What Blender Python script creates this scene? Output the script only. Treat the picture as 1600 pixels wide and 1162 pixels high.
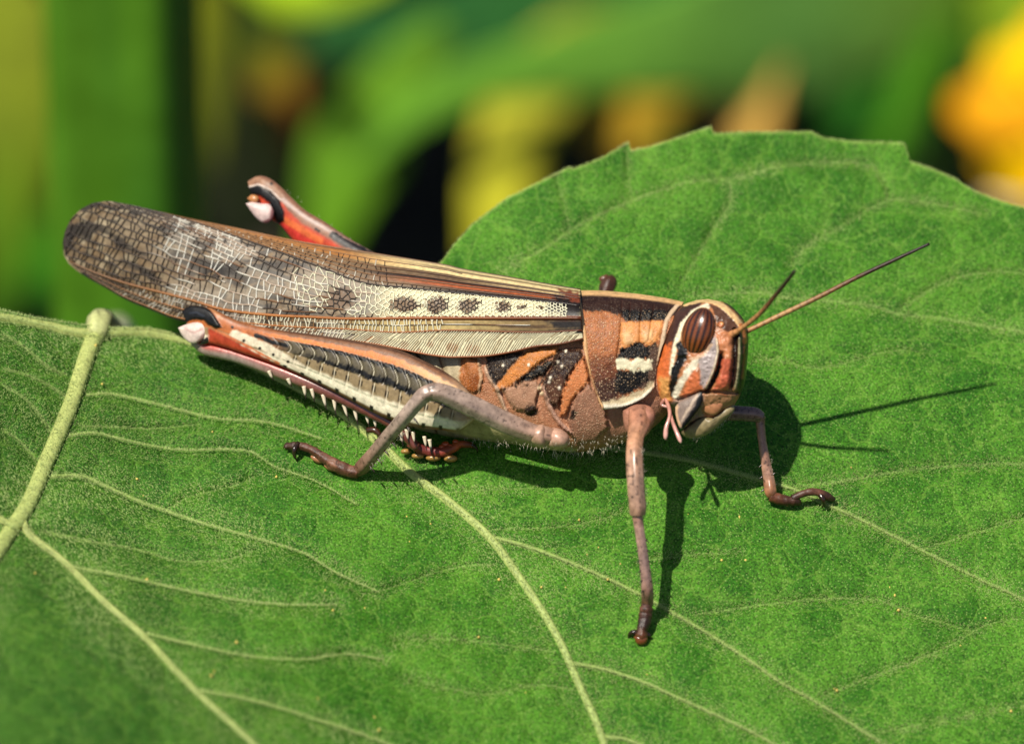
import bpy, math, random
import numpy as np
from mathutils import Vector

rng = np.random.default_rng(7)
random.seed(7)
for o in list(bpy.data.objects):
    bpy.data.objects.remove(o)
scene = bpy.context.scene
COL = scene.collection

# ------------------------------------------------------------------ camera, sky, sun
PX = 0.06e-3            # metres per photograph pixel on the plane through the insect
D0 = 0.40               # metres from the lens to that plane
PITCH = math.radians(25)
FOCUS = np.array([0.0, 0.0, 0.90])
RV = np.array([1.0, 0, 0])
FV = np.array([0, math.cos(PITCH), -math.sin(PITCH)])
UV = np.array([0, math.sin(PITCH), math.cos(PITCH)])
CAM = FOCUS - D0 * FV

cam = bpy.data.cameras.new('camera')
cam_o = bpy.data.objects.new('camera', cam)
COL.objects.link(cam_o)
cam_o.location = CAM
cam_o.rotation_euler = (math.radians(90) - PITCH, 0, 0)
cam.sensor_fit = 'HORIZONTAL'
cam.sensor_width = 36
cam.lens = 36 * D0 / (1600 * PX)
cam.clip_start = 0.01
cam.clip_end = 500
cam.dof.use_dof = True
cam.dof.focus_distance = D0 - 90 * PX
cam.dof.aperture_fstop = (cam.lens / 1000) / 0.0078
scene.camera = cam_o

# the direction towards the sun, in camera axes (right, up, back towards the lens)
sl = np.array([-0.62, 1.0, 1.15])
sl /= np.linalg.norm(sl)
SUN = sl[0] * RV + sl[1] * UV - sl[2] * FV
elev = math.asin(SUN[2])
azim = math.atan2(SUN[0], SUN[1])
world = bpy.data.worlds.new('World')
scene.world = world
world.use_nodes = True
wn = world.node_tree
for n in list(wn.nodes):
    wn.nodes.remove(n)
wo = wn.nodes.new('ShaderNodeOutputWorld')
wb = wn.nodes.new('ShaderNodeBackground')
ws = wn.nodes.new('ShaderNodeTexSky')
ws.sky_type = 'NISHITA'
ws.sun_disc = False
ws.sun_elevation = elev
ws.sun_rotation = azim
wb.inputs['Strength'].default_value = 0.08
wn.links.new(ws.outputs[0], wb.inputs[0])
wn.links.new(wb.outputs[0], wo.inputs[0])
sd = bpy.data.lights.new('sun', 'SUN')
sd.energy = 5.0
sd.angle = math.radians(1.0)
sd.color = (1.0, 0.94, 0.82)
so = bpy.data.objects.new('sun', sd)
COL.objects.link(so)
so.location = (-1, -1, 3)
so.rotation_euler = Vector(SUN).to_track_quat('Z', 'Y').to_euler()
vs = scene.view_settings
vs.view_transform = 'Standard'
vs.look = 'None'
vs.exposure = 0.26
vs.gamma = 1.0
vs.use_curve_mapping = False
scene.render.resolution_x = 1024
scene.render.resolution_y = 743

# ------------------------------------------------------------------ helpers
def P(px, py, d):
    """photograph pixel + depth (in pixel units behind the insect's plane) -> world point"""
    px, py, d = np.broadcast_arrays(np.asarray(px, float), np.asarray(py, float), np.asarray(d, float))
    dist = D0 + d * PX
    k = dist / D0
    xc = (px - 800) * PX * k
    yc = -(py - 581) * PX * k
    return CAM + xc[..., None] * RV + yc[..., None] * UV + dist[..., None] * FV

def lin(c):
    c = np.asarray(c, float) / 255.0
    return np.where(c <= 0.04045, c / 12.92, ((c + 0.055) / 1.055) ** 2.4)

ALB = 0.80
def A(r, g, b):
    """photo colour of a sunlit surface -> base colour"""
    return lin((r, g, b)) * ALB

def spl(pts, n=None, t=None):
    """smooth (Catmull-Rom) resampling of rows; uniform in chord length of the first two columns"""
    p = np.asarray(pts, float)
    L = np.r_[0, np.cumsum(np.maximum(np.linalg.norm(np.diff(p[:, :min(3, p.shape[1])], axis=0), axis=1), 1e-6))]
    L /= L[-1]
    if t is None:
        t = np.linspace(0, 1, n)
    t = np.asarray(t, float)
    i = np.clip(np.searchsorted(L, t, side='right') - 1, 0, len(p) - 2)
    m = np.empty_like(p)
    m[1:-1] = (p[2:] - p[:-2]) / (L[2:] - L[:-2])[:, None]
    m[0] = (p[1] - p[0]) / (L[1] - L[0])
    m[-1] = (p[-1] - p[-2]) / (L[-1] - L[-2])
    h = (L[i + 1] - L[i])[:, None]
    s = ((t - L[i]) / (L[i + 1] - L[i]))[:, None]
    return ((2*s**3 - 3*s**2 + 1) * p[i] + (s**3 - 2*s**2 + s) * h * m[i] + (-2*s**3 + 3*s**2) * p[i+1] + (s**3 - s**2) * h * m[i+1])

def sstep(a, b, x):
    t = np.clip((np.asarray(x, float) - a) / (b - a), 0, 1)
    return t * t * (3 - 2 * t)

_H = rng.random((256, 256))
def noise(x, y):
    """2D value noise, 0..1"""
    x = np.asarray(x, float); y = np.asarray(y, float)
    xi = np.floor(x).astype(int); yi = np.floor(y).astype(int)
    fx = x - xi; fy = y - yi
    fx = fx * fx * (3 - 2 * fx); fy = fy * fy * (3 - 2 * fy)
    a = _H[xi % 256, yi % 256]; b = _H[(xi + 1) % 256, yi % 256]
    c = _H[xi % 256, (yi + 1) % 256]; d = _H[(xi + 1) % 256, (yi + 1) % 256]
    return (a * (1 - fx) + b * fx) * (1 - fy) + (c * (1 - fx) + d * fx) * fy

def seg_dist(px, py, line):
    """distance to a polyline and position along it (0..1)"""
    line = np.asarray(line, float)
    best = np.full(px.shape, 1e9); bt = np.zeros(px.shape)
    n = len(line) - 1
    for i in range(n):
        a = line[i, :2]; b = line[i + 1, :2]; ab = b - a
        t = np.clip(((px - a[0]) * ab[0] + (py - a[1]) * ab[1]) / (ab @ ab + 1e-9), 0, 1)
        dd = np.hypot(px - a[0] - t * ab[0], py - a[1] - t * ab[1])
        m = dd < best
        best = np.where(m, dd, best); bt = np.where(m, (i + t) / n, bt)
    return best, bt

def poly_sd(px, py, poly):
    poly = np.asarray(poly, float)
    d, _ = seg_dist(px, py, np.vstack([poly, poly[:1]]))
    ins = np.zeros(px.shape, bool)
    n = len(poly)
    for i in range(n):
        x1, y1 = poly[i]; x2, y2 = poly[(i + 1) % n]
        if y1 == y2:
            continue
        c = ((y1 > py) != (y2 > py)) & (px < (x2 - x1) * (py - y1) / (y2 - y1) + x1)
        ins ^= c
    return np.where(ins, -d, d)

class Paint:
    """markings of the insect, laid out as patches on its side"""
    def __init__(self, px, py, base):
        self.x, self.y = px, py
        self.c = np.tile(np.asarray(base, float), px.shape + (1,))
        self.h = np.zeros(px.shape)
        self.g = np.zeros(px.shape)
        self.wx = noise(px / 7, py / 7) - .5
        self.wf = noise(px / 2.6 + 50, py / 2.6) - .5
    def mask(self, m, col, gran=None):
        self.c = self.c * (1 - m[..., None]) + np.asarray(col) * m[..., None]
        if gran is not None:
            self.g = self.g * (1 - m) + gran * m
    def poly(self, pts, col, f=1.5, wob=4.0, h=0.0, gran=None, hf=4.0):
        s = poly_sd(self.x, self.y, pts) + wob * (self.wx + self.wf)
        m = 1 - sstep(-f, f, s)
        self.mask(m, col, gran)
        if h:
            self.h += h * (1 - sstep(-hf, 1, s))
    def line(self, pts, col, w, f=1.0, wob=1.5, h=0.0, w2=None, gran=None):
        s, t = seg_dist(self.x, self.y, pts)
        ww = w if w2 is None else w + (w2 - w) * t
        s = s - ww + wob * (self.wx + self.wf)
        m = 1 - sstep(-f, f, s)
        self.mask(m, col, gran)
        if h:
            self.h += h * m
    def dots(self, pts, r, col, h=0.0):
        for (x, y) in pts:
            s = np.hypot(self.x - x, self.y - y) - r
            m = 1 - sstep(-.8, .8, s)
            self.mask(m, col, 0)
            self.h += h * m

# ------------------------------------------------------------------ materials
def new_mat(name):
    m = bpy.data.materials.new(name)
    m.use_nodes = True
    nt = m.node_tree
    b = nt.nodes['Principled BSDF']
    return m, nt, b

def nd(nt, typ, **kw):
    n = nt.nodes.new(typ)
    for k, v in kw.items():
        if k in n.inputs:
            n.inputs[k].default_value = v
        else:
            setattr(n, k, v)
    return n

def mix(nt, fac, a, b, blend='MIX'):
    n = nt.nodes.new('ShaderNodeMix')
    n.data_type = 'RGBA'
    n.blend_type = blend
    for sock, v in ((0, fac), (6, a), (7, b)):
        if hasattr(v, 'is_output'):
            nt.links.new(v, n.inputs[sock])
        elif sock == 0:
            n.inputs[0].default_value = v
        else:
            n.inputs[sock].default_value = tuple(v) + (1,) if len(v) == 3 else v
    return n.outputs[2]

def ramp(nt, src, stops):
    n = nt.nodes.new('ShaderNodeValToRGB')
    e = n.color_ramp.elements
    while len(e) < len(stops):
        e.new(0.5)
    for el, (p, c) in zip(e, stops):
        el.position = p
        el.color = (c, c, c, 1) if np.isscalar(c) else tuple(c) + (1,)
    nt.links.new(src, n.inputs[0])
    return n.outputs[0]

def chitin(name, rough=0.42, bump=0.25, bscale=3500, mottled=0.25, gran=False, spec=0.5, pits=0.0, coat=0.0, bdist=0.00008):
    m, nt, b = new_mat(name)
    L = nt.links.new
    at = nd(nt, 'ShaderNodeAttribute', attribute_name='Col')
    tc = nd(nt, 'ShaderNodeTexCoord')
    n1 = nd(nt, 'ShaderNodeTexNoise', Scale=bscale * 0.35, Detail=5.0, Roughness=0.65)
    L(tc.outputs['Object'], n1.inputs['Vector'])
    r1 = ramp(nt, n1.outputs['Fac'], [(0.3, 1 - mottled), (0.7, 1 + mottled * .6)])
    c = mix(nt, 1.0, at.outputs['Color'], r1, 'MULTIPLY')
    hsum = n1.outputs['Fac']
    if gran:
        ga = nd(nt, 'ShaderNodeAttribute', attribute_name='gran')
        v = nd(nt, 'ShaderNodeTexVoronoi', Scale=bscale * 1.25, Randomness=0.9)
        L(tc.outputs['Object'], v.inputs['Vector'])
        dot = ramp(nt, v.outputs['Distance'], [(0.20, 0.95), (0.46, 0.0)])
        rnd = nd(nt, 'ShaderNodeSeparateColor')
        L(v.outputs['Color'], rnd.inputs[0])
        sel = ramp(nt, rnd.outputs[0], [(0.35, 0.06), (0.95, 0.95)])
        mu = nd(nt, 'ShaderNodeMath', operation='MULTIPLY'); L(dot, mu.inputs[0]); L(sel, mu.inputs[1])
        mu2 = nd(nt, 'ShaderNodeMath', operation='MULTIPLY'); L(mu.outputs[0], mu2.inputs[0]); L(ga.outputs['Fac'], mu2.inputs[1])
        pit = ramp(nt, v.outputs['Distance'], [(0.32, 0.0), (0.62, 0.75)])
        pm = nd(nt, 'ShaderNodeMath', operation='MULTIPLY'); L(pit, pm.inputs[0]); L(ga.outputs['Fac'], pm.inputs[1])
        c = mix(nt, pm.outputs[0], c, (0.30, 0.24, 0.22), 'MULTIPLY')
        c = mix(nt, mu2.outputs[0], c, tuple(A(242, 208, 168)))
        ad = nd(nt, 'ShaderNodeMath', operation='MULTIPLY_ADD'); L(dot, ad.inputs[0]); L(ga.outputs['Fac'], ad.inputs[1]); L(n1.outputs['Fac'], ad.inputs[2])
        hsum = ad.outputs[0]
    L(c, b.inputs['Base Color'])
    bp = nd(nt, 'ShaderNodeBump', Strength=bump, Distance=bdist)
    L(hsum, bp.inputs['Height'])
    L(bp.outputs[0], b.inputs['Normal'])
    rr = ramp(nt, n1.outputs['Fac'], [(0.3, rough - .08), (0.7, rough + .1)])
    L(rr, b.inputs['Roughness'])
    b.inputs['Specular IOR Level'].default_value = spec
    if coat:
        b.inputs['Coat Weight'].default_value = coat
        b.inputs['Coat Roughness'].default_value = 0.15
    return m

M = {}
M['cuticle'] = chitin('insect_cuticle', 0.44, 0.45, 5200, 0.34, spec=0.35)
M['granular'] = chitin('granular_cuticle', 0.34, 0.9, 4400, 0.34, gran=True, spec=0.19, bdist=0.00013)
M['leg'] = chitin('leg_cuticle', 0.29, 0.22, 5500, 0.34, spec=0.6)
M['wing'] = chitin('wing_membrane', 0.46, 0.35, 7000, 0.35, spec=0.3)
M['vein'] = chitin('wing_vein', 0.42, 0.1, 6000, 0.2, spec=0.35)
M['head'] = chitin('head_cuticle', 0.38, 0.45, 6000, 0.36, spec=0.4)
M['eye'] = chitin('compound_eye', 0.27, 0.12, 14000, 0.12, spec=0.6)
M['foot'] = chitin('rough_foot', 0.42, 0.9, 5000, 0.5, spec=0.4, bdist=0.00012)
M['smooth'] = chitin('smooth_cuticle', 0.24, 0.08, 5000, 0.15, spec=0.6)

def flat_mat(name, col, rough=0.6, var=0.25, scale=300, trans=0.0, bump=0.0):
    m, nt, b = new_mat(name)
    tc = nd(nt, 'ShaderNodeTexCoord')
    n1 = nd(nt, 'ShaderNodeTexNoise', Scale=scale, Detail=6.0, Roughness=0.6)
    nt.links.new(tc.outputs['Object'], n1.inputs['Vector'])
    r1 = ramp(nt, n1.outputs['Fac'], [(0.3, 1 - var), (0.7, 1 + var)])
    c = mix(nt, 1.0, tuple(col), r1, 'MULTIPLY')
    nt.links.new(c, b.inputs['Base Color'])
    b.inputs['Roughness'].default_value = rough
    if bump:
        bp = nd(nt, 'ShaderNodeBump', Strength=bump, Distance=0.0004)
        nt.links.new(n1.outputs['Fac'], bp.inputs['Height'])
        nt.links.new(bp.outputs[0], b.inputs['Normal'])
    if trans:
        t = nd(nt, 'ShaderNodeBsdfTranslucent')
        nt.links.new(c, t.inputs[0])
        ms = nd(nt, 'ShaderNodeMixShader', Fac=trans)
        ms.inputs[0].default_value = trans
        out = nt.nodes['Material Output']
        nt.links.new(b.outputs[0], ms.inputs[1]); nt.links.new(t.outputs[0], ms.inputs[2])
        nt.links.new(ms.outputs[0], out.inputs[0])
    return m

M['hair'] = flat_mat('pale_hair', (0.50, 0.60, 0.22), 0.5, 0.15, 800, 0.4)
M['ihair'] = flat_mat('insect_hair', (0.70, 0.62, 0.48), 0.5, 0.1, 800, 0.2)
M['pollen'] = flat_mat('pollen', (0.58, 0.44, 0.10), 0.6, 0.3, 3000)
M['ground'] = flat_mat('dark_soil', (0.035, 0.026, 0.016), 0.95, 0.5, 9)

# ------------------------------------------------------------------ mesh building
WLOC = {}
def link(name, me, parent, wloc):
    o = bpy.data.objects.new(name, me)
    COL.objects.link(o)
    pl = WLOC[parent.name] if parent else np.zeros(3)
    o.parent = parent
    o.location = wloc - pl
    WLOC[o.name] = np.array(wloc, float)
    return o

def mesh(name, V, F, mat, parent=None, col=None, gran=None, smooth=True, wloc=None, thick=None, off=-1):
    V = np.asarray(V, float).reshape(-1, 3)
    if wloc is None:
        wloc = V.mean(0) if parent else V[np.argmin(V[:, 2])]
    me = bpy.data.meshes.new(name)
    F = np.asarray(F) if isinstance(F, np.ndarray) else F
    V2 = V - wloc
    if isinstance(F, np.ndarray) and F.ndim == 2:
        nf, k = F.shape
        me.vertices.add(len(V2)); me.vertices.foreach_set('co', V2.astype(np.float32).ravel())
        me.loops.add(nf * k); me.loops.foreach_set('vertex_index', F.astype(np.int32).ravel())
        me.polygons.add(nf); me.polygons.foreach_set('loop_start', (np.arange(nf) * k).astype(np.int32))
        me.polygons.foreach_set('loop_total', np.full(nf, k, np.int32))
        me.update(calc_edges=True)
    else:
        me.from_pydata(V2.tolist(), [], [list(map(int, f)) for f in F])
        me.update()
    me.validate()
    if smooth:
        me.polygons.foreach_set('use_smooth', np.ones(len(me.polygons), bool))
    if col is not None:
        col = np.asarray(col, float)
        if col.ndim == 1:
            col = np.tile(col, (len(V2), 1))
        a = me.color_attributes.new('Col', 'FLOAT_COLOR', 'POINT')
        a.data.foreach_set('color', np.c_[np.clip(col.reshape(-1, 3), 0, 1), np.ones(len(V2))].astype(np.float32).ravel())
    if gran is not None:
        a = me.attributes.new('gran', 'FLOAT', 'POINT')
        a.data.foreach_set('value', gran.astype(np.float32).ravel())
    me.materials.append(mat)
    o = link(name, me, parent, wloc)
    if thick:
        md = o.modifiers.new('thickness', 'SOLIDIFY')
        md.thickness = thick
        md.offset = off
    return o

def grid_faces(nu, nv, wrap=False):
    i = np.arange(nu - 1)[:, None]; j = np.arange(nv if wrap else nv - 1)[None, :]
    a = i * nv + j; b = i * nv + (j + 1) % nv
    return np.stack([a, b, b + nv, a + nv], -1).reshape(-1, 4)

def caps(nu, nv):
    return [list(range(nv))[::-1], list(range((nu - 1) * nv, nu * nv))]

def tube_geo(pts, n=24, sides=10, flat=1.0, ridge=0.0, bead=0.0):
    """pts rows px,py,d,radius_px -> verts, faces(list), t per vertex"""
    q = spl(pts, n)
    C = P(q[:, 0], q[:, 1], q[:, 2])
    R = np.maximum(q[:, 3], 0.05) * PX * (D0 + q[:, 2] * PX) / D0
    T = np.gradient(C, axis=0)
    T /= np.linalg.norm(T, axis=1)[:, None]
    ref = FV
    N = np.cross(T, ref); N /= np.linalg.norm(N, axis=1)[:, None] + 1e-12
    B = np.cross(N, T)
    a = np.linspace(0, 2 * np.pi, sides, endpoint=False)
    R = R[:, None] * (1 + ridge * np.cos(5 * a + .8))[None] * (1 + bead * np.sin(np.linspace(0, 1, n) * len(pts) * 5.5))[:, None]
    V = C[:, None] + R[..., None] * (np.cos(a)[None, :, None] * N[:, None] + flat * np.sin(a)[None, :, None] * B[:, None])
    F = [list(f) for f in grid_faces(n, sides, True)] + caps(n, sides)
    t = np.repeat(np.linspace(0, 1, n), sides)
    return V.reshape(-1, 3), F, t

def ramp_col(t, stops):
    ts = np.array([s[0] for s in stops]); cs = np.array([s[1] for s in stops])
    return np.stack([np.interp(t, ts, cs[:, i]) for i in range(3)], -1)

def tube(name, pts, stops, mat, parent, n=24, sides=10, flat=1.0):
    if sides >= 14:
        n, sides = n * 3, sides * 2
    ft_ = name == 'foot'
    sl_ = .9 if name in ('tibia', 'middle_leg', 'front_leg') else 1.0
    if ft_:
        mat = M['foot']
    V, F, t = tube_geo([(x, y, d, r * sl_) for x, y, d, r in pts], n, sides, flat, .05 if sides > 20 else 0, .035 if ft_ else 0)
    if not isinstance(stops, list):
        stops = [(0, stops), (1, stops)]
    c = ramp_col(t, stops)
    ln_ = np.linalg.norm(np.diff(np.array(pts, float)[:, :2], axis=0), axis=1).sum()
    a = np.tile(np.arange(sides), n) / sides * 2 * np.pi
    r = float(np.mean([p_[3] for p_ in pts]))
    ox = len(name) * 7.3 + pts[0][0]
    m1 = noise(t * ln_ / 14 + ox, r * np.cos(a) / 9 + 90) * .6 + noise(t * ln_ / 5 + ox, r * np.sin(a - .6) / 5 + 30) * .4
    c = c * ((0.35 + 1.3 * m1) if ft_ else (0.55 + .88 * m1))[:, None]
    if sides >= 14:
        m2 = sstep(.80, .88, noise(t * ln_ / 3.4 + ox * 3, a * r / 3.4 + 11))
        c = c * (1 - .7 * m2)[:, None]
    return mesh(name, V, F, mat, parent, col=c)

def pebble_geo(outline, d, thick, rings=9, n=40, dslope=(0, 0), p=0.5):
    """closed rounded lump with the given outline, bulging to both sides"""
    o = np.asarray(outline, float)
    o = spl(np.vstack([o, o[:1]]), n + 1)[:-1]
    c = o.mean(0)
    Vs = []
    for side in (1, -1):
        for r in range(rings):
            s = math.cos(r / (rings - 0.35) * math.pi / 2)
            q = c + (o - c) * s
            h = (1 - s * s) ** p * thick * side
            dd = d - h + (q[:, 0] - c[0]) * dslope[0] + (q[:, 1] - c[1]) * dslope[1]
            Vs.append(np.c_[q, dd])
    Q = np.vstack(Vs)
    F = []
    for side in range(2):
        base = side * rings * n
        f = grid_faces(rings, n, True) + base
        F += [list(x) if side == 0 else list(x[::-1]) for x in f]
        last = [base + (rings - 1) * n + k for k in range(n)]
        F.append(last if side == 0 else last[::-1])
    return Q, F

def pebble(name, outline, d, thick, colf, mat, parent, rings=9, n=40, dslope=(0, 0), p=0.5):
    Q, F = pebble_geo(outline, d, thick, rings, n, dslope, p)
    V = P(Q[:, 0], Q[:, 1], Q[:, 2])
    col = colf(Q[:, 0], Q[:, 1]) if callable(colf) else np.tile(colf, (len(V), 1))
    # the two halves meet on the rim
    return mesh(name, V, F, mat, parent, col=col)

def tag(o, label=None, cat=None, group=None, kind=None):
    if label: o['label'] = label
    if cat: o['category'] = cat
    if group: o['group'] = group
    if kind: o['kind'] = kind
    return o

def empty(name, wloc):
    o = bpy.data.objects.new(name, None)
    o.empty_display_size = 0.01
    COL.objects.link(o)
    o.location = wloc
    WLOC[o.name] = np.array(wloc, float)
    return o

# ------------------------------------------------------------------ ground
g = 60.0
gx = np.linspace(-g, g, 61)
GX, GY = np.meshgrid(gx, gx, indexing='ij')
GV = np.stack([GX, GY, 0.03 * (noise(GX * .8 + 200, GY * .8 + 200) - .5)], -1)
tag(mesh('ground', GV, grid_faces(61, 61), M['ground'], None, wloc=np.zeros(3)), kind='structure')

# ------------------------------------------------------------------ the plant: stem, petiole, leaf
def leaf_d(x, y):
    """depth of the leaf's upper face behind pixel (x, y)"""
    x = np.asarray(x, float); y = np.asarray(y, float)
    rt = sstep(350, 950, x)
    slope = 0.92 * (1 - rt) + 0.60 * rt
    v = y - 800
    d = -110 + 0.05 * (x - 800) - slope * v
    d -= 0.55 * np.maximum(0, y - 860) * (1 - sstep(100, 700, x))
    d -= 0.62 * np.where(x < 260, (260 - x) ** 2 / ((260 - x) + 90), 0)
    d += 14 * (noise(x / 170 + 3, y / 120 + 9) - .5) * sstep(200, 900, np.hypot(x - 800, y - 720) + 300 * (y > 850))
    return d

TOP = np.array([(-700,640),(-600,560),(-400,520),(-200,482),(-60,478),(0,484),(60,497),(120,506),(170,512),(230,512),(290,525),(340,545),(400,562),(480,562),(560,520),
 (640,460),(690,411),(710,383),(740,350),(790,312),(850,282),(880,267),(889,262),(896,265),(940,248),(974,228),(982,223),(986,236),(1020,229),(1060,216),(1098,203),
 (1111,199),(1115,210),(1150,208),(1200,207),(1268,207),(1284,216),(1330,222),(1400,224),(1413,225),(1417,236),(1421,253),(1450,262),(1490,279),(1520,298),
 (1560,314),(1600,325),(1660,350),(1740,420),(1800,520),(1835,640)], float)
BOT = np.array([(-700,700),(-640,1100),(-500,1500),(-330,1800),(0,1900),(600,1800),(1200,1600),(1600,1300),(1780,1000),(1835,700)], float)

VEINS = {
 'midrib': ([(157,505),(135,555),(111,630),(79,705),(43,788),(10,838),(-60,960),(-200,1250),(-330,1600)], 13, 9),
 'base_l': ([(150,524),(110,519),(79,511),(40,503),(0,497),(-100,488),(-250,500),(-400,545)], 9, 5),
 'base_r': ([(160,522),(200,519),(237,521),(293,533),(400,574),(480,614),(540,650),(590,690),(640,738),(700,783),(764,839),(810,900),(868,990),(905,1070),(940,1150),(975,1270)], 8.5, 5.5),
 'low_l': ([(34,815),(45,835),(101,880),(161,940),(225,996),(300,1075),(394,1162),(480,1260),(560,1400)], 7, 5),
 'low_ll': ([(25,828),(0,812),(-60,790),(-200,800)], 7, 4),
 's1': ([(135,618),(170,616),(237,630),(336,654),(416,660),(500,685)], 3, 2),
 's2': ([(119,666),(178,668),(245,670),(317,662)], 2.4, 1.2),
 's3': ([(107,681),(146,677),(198,689),(277,703),(388,705),(428,729),(495,753),(560,790)], 3, 1.2),
 's4': ([(79,745),(127,745),(166,761),(218,784),(257,798),(317,818),(396,840),(476,865),(525,895),(592,925)], 4, 1.6),
 's4b': ([(259,797),(300,775),(356,762),(400,745)], 1.6, .9),
 's5': ([(51,828),(138,846),(218,860),(277,877),(356,875),(400,860)], 2.8, 1.2),
 's6': ([(116,887),(199,902),(281,921),(375,938),(450,945),(525,945)], 3, 1.8),
 's7': ([(229,990),(300,1007),(394,1026),(480,1030),(540,1022),(600,1030)], 3, 1.2),
 's8': ([(311,1079),(394,1094),(487,1122),(592,1157),(700,1200)], 3.2, 2.2),
 'l1': ([(0,520),(40,545),(75,575),(108,588)], 2.4, 3),
 'l2': ([(0,575),(50,590),(95,615),(115,632)], 2.4, 3),
 'l3': ([(0,600),(40,625),(75,668),(85,690)], 2.4, 3),
 'l4': ([(0,670),(30,690),(60,725)], 2.4, 3),
 'b1': ([(764,839),(819,853),(889,879),(958,909),(999,929),(1044,954),(1099,986),(1159,1024),(1219,1066),(1278,1099),(1374,1159),(1450,1210)], 4.2, 2.6),
 'b2': ([(895,1037),(940,1045),(1010,1068),(1060,1091),(1131,1123),(1199,1157),(1260,1200)], 4, 2.4),
 'b3': ([(944,1151),(980,1156),(1050,1185)], 4, 3),
 'c1': ([(860,690),(940,698),(1012,708),(1079,720),(1159,742),(1238,765),(1306,795),(1358,819),(1437,859),(1517,899),(1600,938),(1700,990)], 5.0, 2.6),
 'c2': ([(1238,763),(1318,752),(1397,738),(1497,728),(1600,726),(1680,740)], 2.2, 1.6),
 'c3': ([(1437,859),(1465,851),(1517,835),(1600,809)], 1.6, 1.2),
 'c4': ([(1079,962),(1159,950),(1238,940),(1286,935),(1382,940),(1417,958),(1477,974),(1530,990)], 1.9, 1.2),
 'c5': ([(1278,1092),(1358,1058),(1417,1038),(1489,1006),(1537,978),(1600,965)], 1.7, 1.2),
 'c6': ([(1370,1145),(1457,1129),(1557,1109),(1640,1100)], 1.8, 1.2),
 'c7': ([(1000,878),(1012,875),(1079,867),(1155,863)], 1.3, 1.0),
 'c8': ([(702,770),(780,765),(854,763)], 1.2, .8),
 'c9': ([(760,828),(871,824),(940,812),(985,795)], 1.5, .9),
 'c10': ([(781,884),(733,884),(681,895),(622,915),(570,930)], 1.6, 1.0),
 'c11': ([(871,1019),(767,1005),(681,998),(620,1002)], 1.7, 1.0),
 'c12': ([(905,1080),(840,1070),(760,1085),(700,1075),(640,1060)], 1.6, 1.0),
 'e1': ([(1071,464),(1180,458),(1221,465),(1286,470),(1365,479),(1400,491),(1475,499),(1544,511),(1600,520),(1680,540)], 2.2, 2.6),
 'e2': ([(1396,491),(1441,461),(1486,437),(1558,425),(1600,429),(1660,440)], 1.6, 1.4),
 'e3': ([(1238,413),(1258,387),(1303,362),(1348,334),(1393,313),(1458,319),(1503,329),(1540,335)], 1.5, 1.8),
 'e4': ([(786,424),(849,390),(911,349),(986,315),(1039,296),(1080,284),(1142,281),(1200,265),(1286,255),(1345,257),(1372,269),(1386,290),(1393,313)], 2.2, 1.4),
 'e5': ([(1142,283),(1142,315),(1111,365),(1090,400),(1061,449)], 1.8, 1.0),
 'e6': ([(1180,563),(1200,563),(1286,575),(1355,558),(1406,547),(1450,552)], 1.2, .9),
 'e7': ([(980,232),(982,280),(986,312)], 1.1, .8),
 'e8': ([(890,360),(880,310),(870,280)], 1.0, .7),
}

xs = np.r_[np.linspace(-698, -60, 24), np.arange(-40, 1640, 3.0), np.linspace(1650, 1834, 14)]
ytop = np.interp(xs, TOP[:, 0], TOP[:, 1])
ytop = ytop + 1.6 * (noise(xs / 5, xs * 0 + 3) - .5) * ((xs > 650) | (xs < 300))
ybot = np.interp(xs, BOT[:, 0], BOT[:, 1])
N1, N2 = 330, 26
ymid = np.minimum(1190, 0.25 * ytop + 0.75 * ybot)
r1 = np.linspace(0, 1, N1); r2 = np.linspace(0, 1, N2 + 1)[1:]
YY = np.concatenate([ytop[:, None] + (ymid - ytop)[:, None] * r1[None], ymid[:, None] + (ybot - ymid)[:, None] * r2[None]], 1)
XX = np.repeat(xs[:, None], YY.shape[1], 1)
DD = leaf_d(XX, YY)
vd = np.full(XX.shape, 1e3)      # distance to the nearest vein edge
vw = np.zeros(XX.shape)          # vein strength
lift = np.zeros(XX.shape)
for k, (pts, w0, w1) in VEINS.items():
    sp = spl(np.array(pts, float), max(8, len(pts) * 3))
    x0, y0 = sp.min(0) - 75; x1, y1 = sp.max(0) + 75
    sel = (XX > x0) & (XX < x1) & (YY > y0) & (YY < y1)
    if not sel.any():
        continue
    dd, tt = seg_dist(XX[sel], YY[sel], sp)
    w = w0 + (w1 - w0) * tt
    end = sstep(0, .06, tt) * (1 - sstep(.9, 1, tt)) if w0 < 3 else 1.0
    cur = vw[sel]
    new = (1 - sstep(w * .5, w * 1.2 + .8, dd)) * end * (.75 if w0 < 2.3 else 1)
    vw[sel] = np.maximum(cur, new * np.clip(.45 + w * .13, 0, 1))
    vd[sel] = np.minimum(vd[sel], np.maximum(0, dd - w) / np.clip(w / 3.5, .45, 1.6))
lift = np.exp(-(vd / 20.0)) * -7.0            # the blade sinks towards its veins
wav = 1 - sstep(420, 760, XX)
DD = DD + np.exp(-(vd / 24.0)) * 8.0 + wav * np.exp(-(vd / 26.0)) * 9.0
edge = np.minimum(YY - ytop[:, None], 60)
rim = 1 - sstep(0, 5, edge)
rim = rim * ((XX > 640))
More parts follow.
